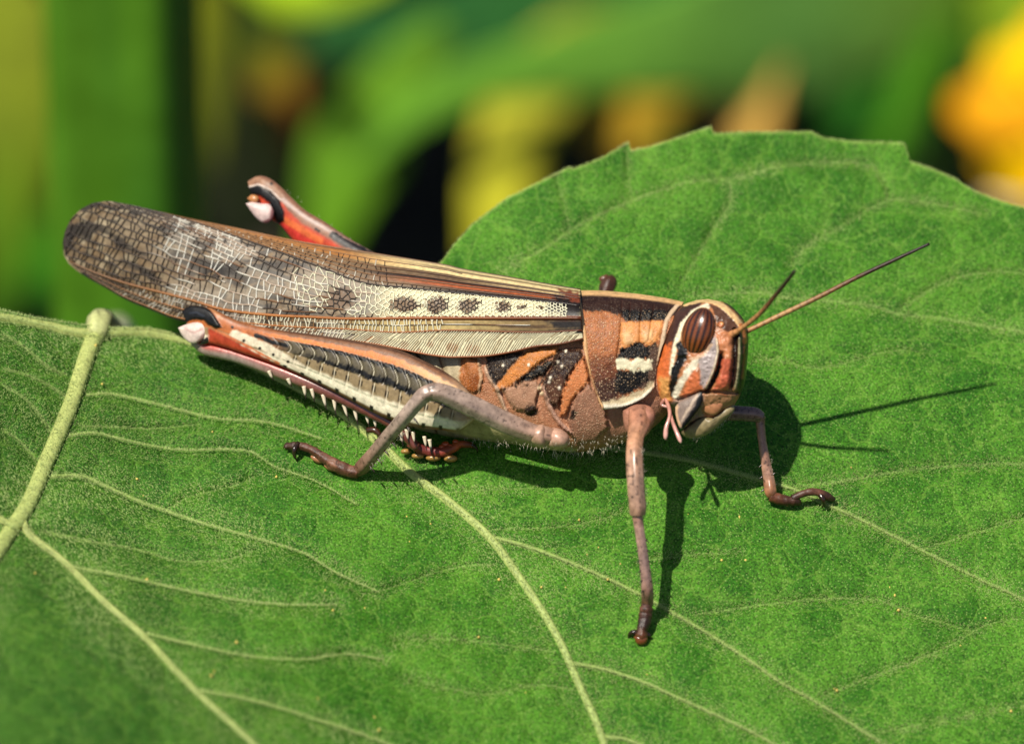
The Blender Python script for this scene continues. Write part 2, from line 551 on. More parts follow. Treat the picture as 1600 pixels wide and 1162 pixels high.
# base colour of the blade
bl = noise(XX / 60, YY / 60) * .5 + noise(XX / 23 + 40, YY / 23) * .3 + noise(XX / 9, YY / 9 + 70) * .2
g0 = A(50, 108, 18); g1 = A(84, 140, 36); gv = A(178, 192, 118); gm = A(186, 194, 120)
lc = g0 + (g1 - g0) * sstep(.2, .8, bl)[..., None]
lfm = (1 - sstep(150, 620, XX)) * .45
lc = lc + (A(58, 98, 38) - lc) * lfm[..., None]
pale = sstep(.80, .9, noise(XX / 34 + 17, YY / 24 + 5)) * (XX > 900) * .22
lc = lc + (A(130, 176, 66) - lc) * pale[..., None]
near_v = np.exp(-vd / 9.0) * .16
lc = lc + (A(120, 160, 70) - lc) * near_v[..., None]
lc = lc + (gv - lc) * (vw * .55)[..., None]
lc = lc + (A(165, 195, 95) - lc) * (rim * .7)[..., None]
LV = P(XX, YY, DD)

def leaf_material(name, attr=True, col=None):
    m, nt, b = new_mat(name)
    L = nt.links.new
    tc = nd(nt, 'ShaderNodeTexCoord')
    at = nd(nt, 'ShaderNodeAttribute', attribute_name='Col')
    n1 = nd(nt, 'ShaderNodeTexNoise', Scale=5000.0, Detail=3.0, Roughness=0.7)
    n2 = nd(nt, 'ShaderNodeTexVoronoi', Scale=3300.0, feature='F1')
    n3 = nd(nt, 'ShaderNodeTexVoronoi', Scale=260.0, feature='DISTANCE_TO_EDGE')
    n4 = nd(nt, 'ShaderNodeTexVoronoi', Scale=900.0, feature='DISTANCE_TO_EDGE')
    nw = nd(nt, 'ShaderNodeTexNoise', Scale=900.0, Detail=2.0)
    va = nd(nt, 'ShaderNodeMixRGB', blend_type='LINEAR_LIGHT'); va.inputs[0].default_value = 0.0008
    L(tc.outputs['Object'], n1.inputs['Vector']); L(tc.outputs['Object'], n2.inputs['Vector'])
    L(tc.outputs['Object'], nw.inputs['Vector'])
    L(tc.outputs['Object'], va.inputs[1]); L(nw.outputs['Color'], va.inputs[2])
    L(va.outputs[0], n3.inputs['Vector']); L(va.outputs[0], n4.inputs['Vector'])
    f1 = ramp(nt, n1.outputs['Fac'], [(0.34, 0.30), (0.66, 1.76)])
    c = mix(nt, 1.0, at.outputs['Color'], f1, 'MULTIPLY')
    ed = ramp(nt, n3.outputs['Distance'], [(0.0, 0.40), (0.032, 0.0)])
    c = mix(nt, ed, c, tuple(A(140, 186, 70)))
    ed4 = ramp(nt, n4.outputs['Distance'], [(0.0, 0.22), (0.07, 0.0)])
    c = mix(nt, ed4, c, tuple(A(120, 172, 50)))
    sp = ramp(nt, n2.outputs['Distance'], [(0.10, 0.75), (0.30, 0.0)])
    c = mix(nt, sp, c, tuple(A(160, 196, 100)))
    L(c, b.inputs['Base Color'])
    bp = nd(nt, 'ShaderNodeBump', Strength=0.9, Distance=0.00016)
    L(n1.outputs['Fac'], bp.inputs['Height'])
    pk = nd(nt, 'ShaderNodeMath', operation='MINIMUM'); L(n3.outputs['Distance'], pk.inputs[0]); pk.inputs[1].default_value = 0.3
    bp0 = nd(nt, 'ShaderNodeBump', Strength=0.5, Distance=0.0012)
    L(pk.outputs[0], bp0.inputs['Height']); L(bp0.outputs[0], bp.inputs['Normal'])
    L(bp.outputs[0], b.inputs['Normal'])
    b.inputs['Roughness'].default_value = 0.55
    b.inputs['Specular IOR Level'].default_value = 0.18
    b.inputs['Sheen Weight'].default_value = 0.0
    b.inputs['Sheen Roughness'].default_value = 0.4
    t = nd(nt, 'ShaderNodeBsdfTranslucent')
    L(c, t.inputs[0])
    ms = nd(nt, 'ShaderNodeMixShader'); ms.inputs[0].default_value = 0.18
    L(b.outputs[0], ms.inputs[1]); L(t.outputs[0], ms.inputs[2])
    L(ms.outputs[0], nt.nodes['Material Output'].inputs[0])
    return m
M['leaf'] = leaf_material('hairy_leaf')
M['leafvein'] = chitin('leaf_vein', 0.55, 0.5, 5000, 0.25, spec=0.3)
M['bgleaf'] = chitin('smooth_leaf', 0.75, 0.2, 300, 0.3, spec=0.08)

# stem: vertical, behind the leaf
stem_at = P(205, 240, 3300)
SR = 108 * PX * (D0 + 3300 * PX) / D0
plant = empty('broad_leaved_plant', np.array([stem_at[0], stem_at[1], 0.0]))
tag(plant, 'tall green plant with one broad hairy toothed leaf on a thick upright stem', 'plant')
ns, na = 60, 48
zs = np.linspace(-0.02, 1.35, ns)
aa = np.linspace(0, 2 * np.pi, na, endpoint=False)
SV = np.zeros((ns, na, 3)); SC = np.zeros((ns, na, 3))
for i, z in enumerate(zs):
    rr = SR * (1.18 - 0.18 * min(1, z / .9)) * (1 + .035 * np.cos(6 * aa + 1) + .02 * np.cos(11 * aa))
    sq = 1 / (np.abs(np.cos(aa + .12)) ** 8 + np.abs(np.sin(aa + .12)) ** 8) ** .125
    rr = rr * sq
    SV[i, :, 0] = stem_at[0] + rr * np.cos(aa) + .002 * math.sin(z * 7)
    SV[i, :, 1] = stem_at[1] + rr * np.sin(aa)
    SV[i, :, 2] = z
    SC[i] = A(80, 132, 16) + (A(60, 112, 14) - A(80, 132, 16)) * sstep(.3, .7, noise(aa * 2.2, aa * 0 + z * 22))[:, None]
M['stem'] = chitin('plant_stem', 0.5, 0.3, 400, 0.2, spec=0.35)
mesh('stem', SV, [list(f) for f in grid_faces(ns, na, True)] + caps(ns, na), M['stem'], plant, col=SC.reshape(-1, 3))
# petiole from the leaf's base back to the stem
zq = 0.0
pet = [(150,524,float(leaf_d(150,524))+6,15), (156,506,float(leaf_d(156,512))+40,21), (162,509,300,24), (168,532,600,32), (175,530,1300,40), (195,600,2500,52), (207,640,3420,66)]
tube('petiole', pet, [(0, A(196, 200, 132)), (.2, A(206, 208, 160)), (.5, A(170, 180, 110)), (1, A(100, 140, 40))], M['leafvein'], plant, 40, 16)

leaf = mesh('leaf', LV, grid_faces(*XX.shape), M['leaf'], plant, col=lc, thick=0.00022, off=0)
leaf['label'] = 'broad hairy green leaf with toothed far edge that the grasshopper stands on'

def lsurf(x, y):
    return leaf_d(x, y)

# raised veins
for k, (pts, w0, w1) in VEINS.items():
    p = np.array(pts, float)
    t = np.r_[0, np.cumsum(np.linalg.norm(np.diff(p, axis=0), axis=1))]; L_ = t[-1]; t /= L_
    w = w0 + (w1 - w0) * t
    n = int(np.clip(L_ / 9, 10, 150))
    q = spl(np.c_[p, w], n)
    q[:, :2] += (noise(np.linspace(0, L_ / 26, n)[:, None] + np.array([[0, 31.3]]), np.full((n, 2), 3.3 + len(k))) - .5) * 1.2
    w = np.maximum(q[:, 2], .5)
    tt = np.linspace(0, 1, n)
    if w0 < 3:
        w = w * (1 - .7 * sstep(.85, 1, tt)) * 0.52
        sink = 6.2 - 0.1 * w
        seg = 6
    else:
        w = w * (1 - (.8 * sstep(.55, 1, tt) if w0 < 4.1 and k[0] == 's' else .5 * sstep(.9, 1, tt)))
        sink = 5.5 if w0 >= 5 else 7.2
        seg = 10
    dpt = lsurf(q[:, 0], q[:, 1]) + sink + 1.6 + 9.0 * (1 - sstep(420, 760, q[:, 0]))
    V, F, ts = tube_geo(np.c_[q[:, 0], q[:, 1], dpt - .3 * w, w], n, seg, .62)
    cc = ramp_col(ts, [(0, A(190, 198, 118)), (1, A(164, 186, 102))]) if w0 >= 7 else (ramp_col(ts, [(0, A(152, 178, 90)), (1, A(104, 146, 46))]) if w0 >= 3 else ramp_col(ts, [(0, A(124, 164, 62)), (1, A(98, 148, 40))]))
    mesh('midrib' if k == 'midrib' else 'vein', V, F, M['leafvein'], leaf, col=cc)

def hairs(name, base, direc, length, rad, mat, parent):
    """many tapered three-sided hairs as one mesh; arrays in world space"""
    n = len(base)
    d = direc / np.linalg.norm(direc, axis=1)[:, None]
    ref = np.where(np.abs(d[:, 2:3]) > .9, np.array([[1., 0, 0]]), np.array([[0., 0, 1.]]))
    a = np.cross(d, ref); a /= np.linalg.norm(a, axis=1)[:, None]
    b = np.cross(d, a)
    r = np.asarray(rad).reshape(-1, 1) * np.ones((n, 1)); l = np.asarray(length).reshape(-1, 1)
    v0 = base + r * a; v1 = base + r * (-.5 * a + .866 * b); v2 = base + r * (-.5 * a - .866 * b); v3 = base + l * d
    V = np.stack([v0, v1, v2, v3], 1).reshape(-1, 3)
    i = np.arange(n)[:, None] * 4
    F = np.concatenate([i + np.array([[0, 1, 3]]), i + np.array([[1, 2, 3]]), i + np.array([[2, 0, 3]])], 0)
    return tag(mesh(name, V, F, mat, parent, smooth=False), kind='stuff')

def leaf_normal():
    n = np.cross(P(900, 700, leaf_d(900, 700)) - P(890, 700, leaf_d(890, 700)), P(900, 690, leaf_d(900, 690)) - P(900, 700, leaf_d(900, 700)))
    return n / np.linalg.norm(n)
LN = leaf_normal()
if LN @ UV < 0:
    LN = -LN
nh = 210000
hx = rng.uniform(-30, 1630, nh); hy = rng.uniform(200, 1185, nh)
ok = hy > np.interp(hx, TOP[:, 0], TOP[:, 1]) + 1
hx, hy = hx[ok], hy[ok]
hb = P(hx, hy, leaf_d(hx, hy) + 3.0)
th = 2.2 + 5 * noise(hx / 130, hy / 130) + rng.normal(0, .8, len(hx))
hd = LN * rng.uniform(.8, 1.4, len(hx))[:, None] + (np.cos(th)[:, None] * RV + np.sin(th)[:, None] * np.cross(LN, RV)) * rng.uniform(.3, 1.1, len(hx))[:, None]
hairs('leaf_hair', hb, hd, rng.gamma(3.0, .8, len(hx)) * PX + 1.6 * PX, .46 * PX, M['hair'], leaf)
# longer hairs along the veins and the rim
B_, D_, L_ = [], [], []
for k, (pts, w0, w1) in VEINS.items():
    if w0 < 3:
        continue
    p = np.array(pts, float)
    tot = np.linalg.norm(np.diff(p, axis=0), axis=1).sum()
    n = int(tot * 1.5)
    q = spl(np.c_[p, np.linspace(w0, w1, len(p))], t=rng.random(n))
    off = rng.uniform(-1, 1, n) * q[:, 2] * 1.1
    x = q[:, 0] + off; y = q[:, 1] + off * .3
    B_.append(P(x, y, leaf_d(x, y) + 5 - np.sqrt(np.maximum(0, q[:, 2] ** 2 - (off) ** 2 * .8)) * .8))
    D_.append(LN + rng.normal(0, .45, (n, 3))); L_.append(rng.uniform(4, 9, n) * PX)
n = 2600
x = np.r_[rng.uniform(688, 1610, n), rng.uniform(-20, 290, 700)]
y = np.interp(x, TOP[:, 0], TOP[:, 1])
B_.append(P(x, y + 1, leaf_d(x, y))); D_.append(UV * .9 + LN * .3 + rng.normal(0, .5, (len(x), 3))); L_.append(rng.uniform(2.5, 7, len(x)) * PX)
hairs('vein_hair', np.vstack(B_), np.vstack(D_), np.concatenate(L_), .45 * PX, M['hair'], leaf)

# pollen grains and crumbs lying on the blade
px_ = np.r_[np.array([55,150,160,214,230,330,370,432,508,520,570,585,592,748,780,845,905,935,950,1140,1155,1165,1390,1398,1404,1455,1230,1190,1330,1370,1405,1500,1540,1580,1308,1378,1128,1190,1075,846,884,640,673,700,1000,736]),
           rng.uniform(20, 1590, 22)]
py_ = np.r_[np.array([895,540,600,748,905,1055,1003,745,922,953,950,1120,1140,995,905,1115,812,855,905,810,808,875,918,930,953,700,790,815,730,1000,985,1028,965,1110,1078,430,875,875,805,917,917,847,818,1120,720,1060]),
           rng.uniform(560, 1150, 22)]
rr_ = np.r_[rng.uniform(1.6, 3.6, 46), rng.uniform(1.2, 2.2, 22)]
okp = py_ > np.interp(px_, TOP[:, 0], TOP[:, 1]) + 20
ico = np.array([(1,0,0),(-1,0,0),(0,1,0),(0,-1,0),(0,0,1),(0,0,-1)], float)
icof = [(0,2,4),(2,1,4),(1,3,4),(3,0,4),(2,0,5),(1,2,5),(3,1,5),(0,3,5)]
PV, PF = [], []
for x, y, r in zip(px_[okp], py_[okp], rr_[okp]):
    c = P(x, y, leaf_d(x, y) + 1)
    PF += [tuple(np.array(f) + len(PV)) for f in icof]
    PV += list(c + ico * r * PX * rng.uniform(.7, 1.2, (6, 1)))
tag(mesh('pollen_grains', np.array(PV), PF, M['pollen'], leaf), kind='stuff')

# ------------------------------------------------------------------ the grasshopper
def bc(x):
    """depth of the insect's middle plane: the head end is turned towards the camera"""
    return (650 - np.asarray(x, float)) * 0.30

hopper = empty('grasshopper', P(860, 770, leaf_d(860, 770)))
tag(hopper, 'brown, orange and cream banded grasshopper with long spotted wings resting on the leaf', 'grasshopper')

BLK = A(18, 14, 13); DKB = A(64, 44, 34); ORG = A(222, 138, 78); CRM = A(232, 214, 168); PNK = A(176, 138, 122); GRY = A(150, 132, 118); RED = A(206, 78, 52)

def loft(name, st, nu, nv, painter, mat, parent, ev=1.0, eh=0.8, bow=0.0, gran=False, yaw=0.30):
    q = spl(np.array(st, float), nu)
    a = np.linspace(0, 2 * np.pi, nv, endpoint=False)
    c, s = np.cos(a), np.sin(a)
    cy = np.sign(c) * np.abs(c) ** ev; sz = np.sign(s) * np.abs(s) ** eh
    mx = (q[:, 0] + q[:, 2]) / 2; my = (q[:, 1] + q[:, 3]) / 2
    ax = (q[:, 0] - q[:, 2]) / 2; ay = (q[:, 1] - q[:, 3]) / 2
    X = mx[:, None] + ax[:, None] * cy + bow * (1 - cy ** 2)
    Y = my[:, None] + ay[:, None] * cy
    U = np.repeat(np.linspace(0, 1, nu)[:, None], nv, 1); W = np.repeat(((1 - cy) / 2)[None], nu, 0)
    pt = painter(X, Y, U, W)
    # depth: middle plane leans with the body
    dc = q[:, 5][:, None] + (X - mx[:, None]) * -yaw
    Dp = dc - (q[:, 4][:, None] + pt.h) * sz
    V = P(X, Y, Dp)
    F = [list(f) for f in grid_faces(nu, nv, True)] + caps(nu, nv)
    return mesh(name, V, F, mat, parent, col=pt.c.reshape(-1, 3), gran=pt.g.ravel() if gran else None)

def relief(p, k):
    p.h = p.h * k
    return p
# --- trunk: thorax and abdomen in one skin
def paint_trunk(X, Y, U, W):
    p = Paint(X, Y, A(190, 132, 98))
    p.g[:] = .35
    # abdomen: rings
    ab = sstep(745, 725, X)
    p.mask(ab, A(188, 172, 138), 0)
    ring = np.abs(((X - .25 * (Y - 600)) / 34.0) % 1 - .5)
    p.mask(ab * (1 - sstep(.03, .09, ring)), A(120, 92, 64))
    p.h += ab * 4 * sstep(.02, .25, ring)
    # pale green underside
    p.poly([(700,640),(760,650),(850,690),(900,702),(900,720),(700,720)], A(176, 164, 116), 5, 5, gran=0)
    # first side plate of the hind thorax: warm lump
    p.poly([(722,556),(748,560),(756,592),(752,612),(730,615),(716,590)], A(182, 112, 62), 2.5, 4, h=5, gran=.3)
    p.poly([(729,588),(745,585),(752,600),(746,611),(734,611)], A(158, 88, 40), 3, 4, gran=.4)
    p.line([(748,560),(752,590),(748,612)], A(214, 172, 132), 2.2, 1.2)
    # dark wedge under the wing
    p.poly([(760,556),(800,548),(822,552),(800,572),(786,592),(774,598),(764,580)], A(50, 38, 30), 2, 4, gran=.35, h=3)
    # orange oblique band
    p.poly([(823,549),(846,543),(874,541),(868,554),(848,564),(820,588),(800,604),(780,612),(769,609),(782,596),(798,574)], A(224, 142, 72), 1.4, 3, h=6, gran=.55)
    # black band beneath it
    p.poly([(874,546),(866,558),(852,566),(836,572),(815,588),(803,600),(822,602),(846,588),(864,572),(874,560)], A(10, 7, 7), 1.6, 4, h=5, gran=.4)
    # pinkish grey plate
    p.poly([(784,606),(806,600),(838,592),(845,602),(838,626),(842,640),(826,646),(806,640),(790,626)], A(178, 134, 106), 2, 4, h=6, gran=.2)
    p.poly([(822,634),(842,632),(843,644),(828,652),(816,646)], A(44, 32, 28), 2, 4)
    # dark plate with white dots
    p.poly([(876,546),(908,545),(912,560),(890,588),(880,612),(873,640),(850,622),(846,602),(860,572)], A(58, 36, 28), 1.6, 3, h=9, gran=.45)
    p.poly([(874,588),(884,600),(872,638),(852,622),(850,606)], A(104, 68, 50), 4, 4, gran=.7)
    p.line([(874,548),(858,572),(844,600),(838,630),(848,650)], A(36, 24, 20), 1.6, 1.2)
    # orange band in front of it
    p.poly([(912,556),(918,570),(922,598),(906,612),(893,630),(886,648),(874,650),(876,622),(884,596),(898,572)], A(220, 136, 82), 1.4, 3, h=8, gran=.5)
    # grey mauve plate above the middle coxa
    p.poly([(920,598),(932,615),(948,640),(950,668),(930,692),(900,696),(888,672),(886,648),(896,626),(908,610)], A(172, 124, 98), 2, 4, h=8, gran=.45)
    p.poly([(892,640),(902,644),(898,656),(888,656)], A(52, 38, 32), 1.5, 4, gran=.9)
    # folds around the coxae
    p.line([(758,574),(766,592),(776,606),(786,630),(792,646)], A(216, 178, 148), 3.0, 1.4, h=5)
    p.line([(762,570),(767,584),(774,598)], A(34, 28, 28), 3.2, 1.5)
    p.line([(848,606),(856,628),(866,648),(876,662),(890,674)], A(210, 164, 140), 3.2, 1.4, h=6)
    p.line([(845,612),(842,636),(850,660)], A(196, 138, 104), 4.0, 2)
    p.dots([(786,571),(878,572),(872,565),(858,597),(874,606),(884,548),(826,570),(860,590)], 2.4, A(248, 232, 206), h=2)
    p.dots([(846,614),(843,606)], 3.4, A(236, 210, 168), h=3)
    p.poly([(950,640),(1030,625),(1030,690),(950,700)], A(172, 122, 98), 3, 4, gran=.2)
    return p
trunk_st = [(1052,510,1048,640,40,bc(1050)), (1030,490,1030,660,56,bc(1030)), (1000,480,1000,682,66,bc(1000)), (950,475,952,697,76,bc(950)),
            (900,480,903,706,80,bc(900)), (850,490,852,702,82,bc(850)), (800,495,802,694,82,bc(800)), (750,500,752,688,78,bc(750)),
            (700,505,700,682,70,bc(700)), (620,505,620,662,58,bc(620)), (540,490,540,625,46,bc(540)), (460,475,460,582,36,bc(460)),
            (400,468,400,548,24,bc(400)), (360,470,360,524,8,bc(360))]
body = loft('body', trunk_st, 520, 250, lambda *a_: relief(paint_trunk(*a_), 1.25), M['granular'], hopper, 1.0, .62, gran=True)
body['label'] = 'orange, black and mauve plated thorax side and pale ringed abdomen'

# --- pronotum: the saddle shield
def paint_pron(X, Y):
    p = Paint(X, Y, A(216, 136, 84))
    p.g[:] = .9
    # lower rear turns dark brown
    p.poly([(915,560),(970,556),(968,640),(930,640)], A(140, 82, 54), 16, 10, gran=.95)
    p.poly([(925,595),(972,588),(972,640),(930,645)], A(84, 52, 40), 12, 8, gran=.95)
    # dark upper band
    p.poly([(895,440),(1080,455),(1075,480),(1042,500),(1036,502),(978,503),(968,494),(942,488),(906,487)], A(50, 31, 24), 2.0, 4, gran=.08)
    p.poly([(968,484),(1045,486),(1040,502),(978,504)], A(10, 7, 7), 2.5, 5, gran=.45)  # pale granules on the black double as painted highlights of the shiny beads
    # orange front upper field
    p.poly([(971,504),(1000,503),(1036,501),(1034,512),(1030,530),(1014,541),(1000,534),(980,542),(969,548)], A(226, 152, 88), 1.4, 4, gran=.15, h=2)
    p.poly([(974,520),(986,518),(990,534),(976,538)], A(226, 176, 122), 2.5, 2, gran=0, h=2)
    p.poly([(1004,516),(1020,516),(1021,532),(1006,533)], A(226, 176, 122), 2.5, 2, gran=0, h=2)
    # black, cream, black
    p.poly([(968,546),(982,541),(1000,533),(1016,542),(1024,534),(1030,545),(1020,562),(964,562)], A(10, 7, 7), 1.5, 5, gran=.25)
    p.poly([(1016,545),(1034,536),(1028,580),(1024,604),(1000,612),(985,590),(1010,570)], A(96, 72, 58), 3, 5, gran=.4)
    p.poly([(964,577),(988,576),(1016,574),(1012,592),(990,614),(974,620),(960,612)], A(10, 7, 7), 2, 5, gran=.5)
    p.poly([(963,563),(974,561),(987,564),(996,560),(1006,562),(1018,564),(1018,577),(1008,579),(1000,576),(990,580),(976,577),(964,577)], A(232, 222, 186), 1.2, 4, gran=.1, h=2)
    # cream lower rim
    p.poly([(934,632),(950,626),(975,620),(1000,608),(1022,596),(1024,612),(1004,626),(978,637),(945,641),(936,642)], A(212, 192, 152), 2, 5, gran=.3)
    p.line([(936,636),(946,636),(978,633),(1003,622),(1022,606)], A(240, 230, 204), 2.6, 1.0, .6, h=4)
    # rear rim
    p.line([(903,458),(910,498),(914,529),(916,555),(921,586),(931,617),(940,636)], A(214, 166, 114), 2.0, .9, .6, h=3, gran=0)
    # front rim
    p.line([(1062,474),(1050,487),(1041,502),(1035,534),(1030,565),(1027,590),(1022,607)], A(210, 180, 146), 2.4, 1.0, .6, h=3, gran=0)
    # transverse grooves
    for ln in ([(972,470),(971,500),(968,530),(963,560)], [(1003,476),(1000,505),(999,535)], [(1022,478),(1018,500),(1013,530)], [(985,474),(984,500)]):
        s, t = seg_dist(X, Y, ln)
        p.h -= 2.5 * (1 - sstep(.6, 2.5, s))
        p.mask((1 - sstep(.4, 1.6, s)) * .5, A(70, 36, 22))
    return p
nu, nv = 150, 190
tp = spl(np.array([(903,455),(930,455),(952,456),(1004,461.5),(1040,467),(1068,473)], float), nu)
bt = spl(np.array([(942,639),(962,637),(980,633.5),(1004,622.5),(1014,614),(1022,605)], float), nu)
w = np.r_[-np.linspace(1, 0, nv // 2)[:-1], np.linspace(0, 1, nv // 2)]
sg = np.sign(w); w = np.abs(w) ** 1.3
X = tp[:, 0:1] + (bt[:, 0:1] - tp[:, 0:1]) * w - 9.5 * 4 * w * (1 - w)
Y = tp[:, 1:2] + (bt[:, 1:2] - tp[:, 1:2]) * w
prof = np.sqrt(1 - (1 - w) ** 3.6)
hw = np.linspace(92, 60, nu)[:, None]
pp = paint_pron(X, Y)
topw = (1 - sstep(.03, .055, w))[None] * np.ones_like(X)
pp.mask(topw * .95, A(226, 178, 122), 0)
Dp = bc((tp[:, 0:1] + bt[:, 0:1]) / 2) - .3 * (X - (tp[:, 0:1] + bt[:, 0:1]) / 2) - (hw + pp.h) * prof * sg + 0
V = P(X, Y, Dp)
pron = mesh('pronotum', V, grid_faces(*X.shape), M['granular'], hopper, col=pp.c.reshape(-1, 3), gran=pp.g.ravel(), thick=3 * PX, off=0)
pron['label'] = 'saddle-shaped neck shield with black, cream and orange patches'

# --- head
def paint_head(X, Y, U, W):
    p = Paint(X, Y, A(184, 118, 74))
    # rear cheek: dark arc, orange below
    p.poly([(1070,470),(1100,464),(1090,485),(1072,500),(1060,520),(1050,545),(1042,560),(1024,560),(1030,520),(1048,495)], A(66, 38, 26), 2.5, 3)
    p.poly([(1034,540),(1048,535),(1046,565),(1046,600),(1048,624),(1030,626),(1020,600)], A(214, 108, 52), 4, 4)
    p.poly([(1030,590),(1046,590),(1048,615),(1046,630),(1030,626)], A(222, 158, 88), 5, 4)
    # cream arc behind the eye
    p.line([(1104,479),(1084,488),(1068,506),(1058,530),(1052,556),(1048,584)], A(240, 226, 192), 5.5, 1.4, 1.5, w2=2.5)
    # black cheek stripe
    p.line([(1066,542),(1066,556),(1056,580),(1051,604),(1051,616)], A(10, 7, 7), 9, 1.6, 2.5, w2=4)
    # cream stripe
    p.line([(1090,562),(1080,574),(1066,594),(1056,618)], A(236, 222, 194), 5.5, 1.6, 2.5)
    # orange patch
    p.poly([(1084,578),(1092,582),(1096,600),(1094,612),(1070,622),(1066,616),(1072,598)], A(218, 118, 72), 2.5, 3)
    # lilac grey panel
    p.poly([(1118,522),(1122,545),(1120,566),(1108,592),(1100,606),(1094,600),(1094,580),(1090,562),(1100,552),(1110,535)], A(172, 156, 152), 2, 2)
    p.line([(1120,530),(1122,550),(1116,576),(1104,606)], A(226, 206, 172), 1.6, 1.0, .6, h=2)
    # black groove under the antenna
    p.line([(1128,556),(1124,574),(1114,596),(1104,612)], A(10, 7, 7), 5.0, 1.4, 2, w2=3.0)
    p.h -= 3 * (1 - sstep(2, 6, seg_dist(X, Y, [(1128,556),(1124,574),(1114,596),(1104,612)])[0]))
    # red orange face
    p.poly([(1130,560),(1146,560),(1146,590),(1138,612),(1114,610),(1124,588)], A(206, 104, 72), 2, 4)
    # antenna socket
    p.poly([(1120,520),(1140,514),(1146,530),(1142,556),(1130,558),(1122,540)], A(200, 128, 84), 2, 3)
    # median ridge of the face with pale and dark lines
    p.line([(1152,500),(1150,530),(1150,560),(1148,590),(1142,614)], A(44, 30, 24), 4, 1.4, 2)
    p.poly([(1146,506),(1172,500),(1174,600),(1160,618),(1142,616),(1148,580)], A(44, 28, 20), 2, 3)
    p.line([(1156,528),(1155,560),(1152,595),(1146,614)], A(158, 148, 108), 1.8, 1, 1)
    p.line([(1163,530),(1163,560),(1160,590)], A(136, 84, 38), 2.0, 1.2, 1.2)
    p.line([(1078,560),(1088,560),(1100,554),(1112,538)], A(206, 170, 136), 2.0, 1.6, 1)
    # top of the head: dark brown field, pale stripe along the crown
    p.poly([(1108,476),(1126,478),(1146,492),(1156,508),(1150,522),(1134,518),(1120,508),(1116,492)], A(92, 60, 42), 2, 3)
    p.line([(1070,474),(1096,468),(1114,470),(1132,480),(1146,494),(1158,508)], A(232, 190, 132), 4.2, 1.2, 1.0, h=2)
    p.line([(1158,508),(1163,522),(1164,534)], A(206, 124, 62), 3.5, 1.2, 1.0)
    p.line([(1134,472),(1150,484),(1162,498)], A(58, 38, 28), 3.0, 1.2, 1)
    p.dots([(1126,507)], 4.5, A(180, 98, 44), h=3)
    p.dots([(1128,505)], 2.0, A(240, 170, 100))
    # bottom of the face
    p.poly([(1100,612),(1150,606),(1148,640),(1100,640)], A(168, 122, 84), 3, 3)
    p.line([(1094,612),(1110,611),(1136,618)], A(150, 92, 58), 1.6, 1)
    p.poly([(1040,630),(1100,612),(1098,650),(1060,672)], A(160, 130, 112), 3, 3)
    # relief: ridged face, grooves between the plates
    def groove(ln, dep, wd):
        p.h -= dep * (1 - sstep(0, wd, seg_dist(X, Y, ln)[0]))
    groove([(1128,552),(1124,574),(1114,596),(1104,612)], 8, 6)
    groove([(1060,624),(1096,612),(1120,612),(1152,614)], 9, 4)
    groove([(1062,560),(1050,590),(1046,622)], 3, 5)
    groove([(1148,515),(1148,560),(1142,608)], 9, 5)
    p.h += 6 * (1 - sstep(1, 4, seg_dist(X, Y, [(1156,512),(1156,560),(1150,608)])[0]))
    p.h += 4 * (1 - sstep(1, 3.5, seg_dist(X, Y, [(1120,528),(1122,550),(1116,576),(1104,606)])[0]))
    groove([(1094,560),(1094,585),(1098,606)], 2.5, 3)
    p.h += 5 * (1 - sstep(4, 12, seg_dist(X, Y, [(1132,528),(1136,560),(1130,600)])[0]))
    p.h += 2.0 * (noise(X / 3.2, Y / 3.2) - .5) + 3 * (noise(X / 11, Y / 11) - .5)
    p.dots([(1114,548),(1110,560),(1106,574),(1102,590),(1098,598),(1112,536),(1104,566),(1144,580),(1145,592),(1140,602),(1146,570),(1078,596)], 1.1, A(60, 40, 36))
    return p
head_st = [  # left, right edge of each level, from crown to mouth
    (1088,469,1106,467,12,0), (1068,476,1136,474,44,0), (1054,487,1152,487,60,0), (1043,503,1163,501,68,0), (1032,528,1169,524,76,0), (1025,548,1169,548,79,0),
    (1019,570,1167,570,80,0), (1016,592,1165,592,78,0), (1018,612,1159,612,70,0), (1028,627,1149,630,62,0), (1052,645,1137,646,46,0), (1064,662,1122,660,34,0), (1078,676,1102,674,14,0)]
head_st = [(a, b, c, d_, h, float(bc((a + c) / 2))) for a, b, c, d_, h, _ in head_st]
head = loft('head', head_st, 240, 220, paint_head, M['head'], hopper, 1.0, .46)
head['label'] = 'striped head turned slightly towards the viewer'

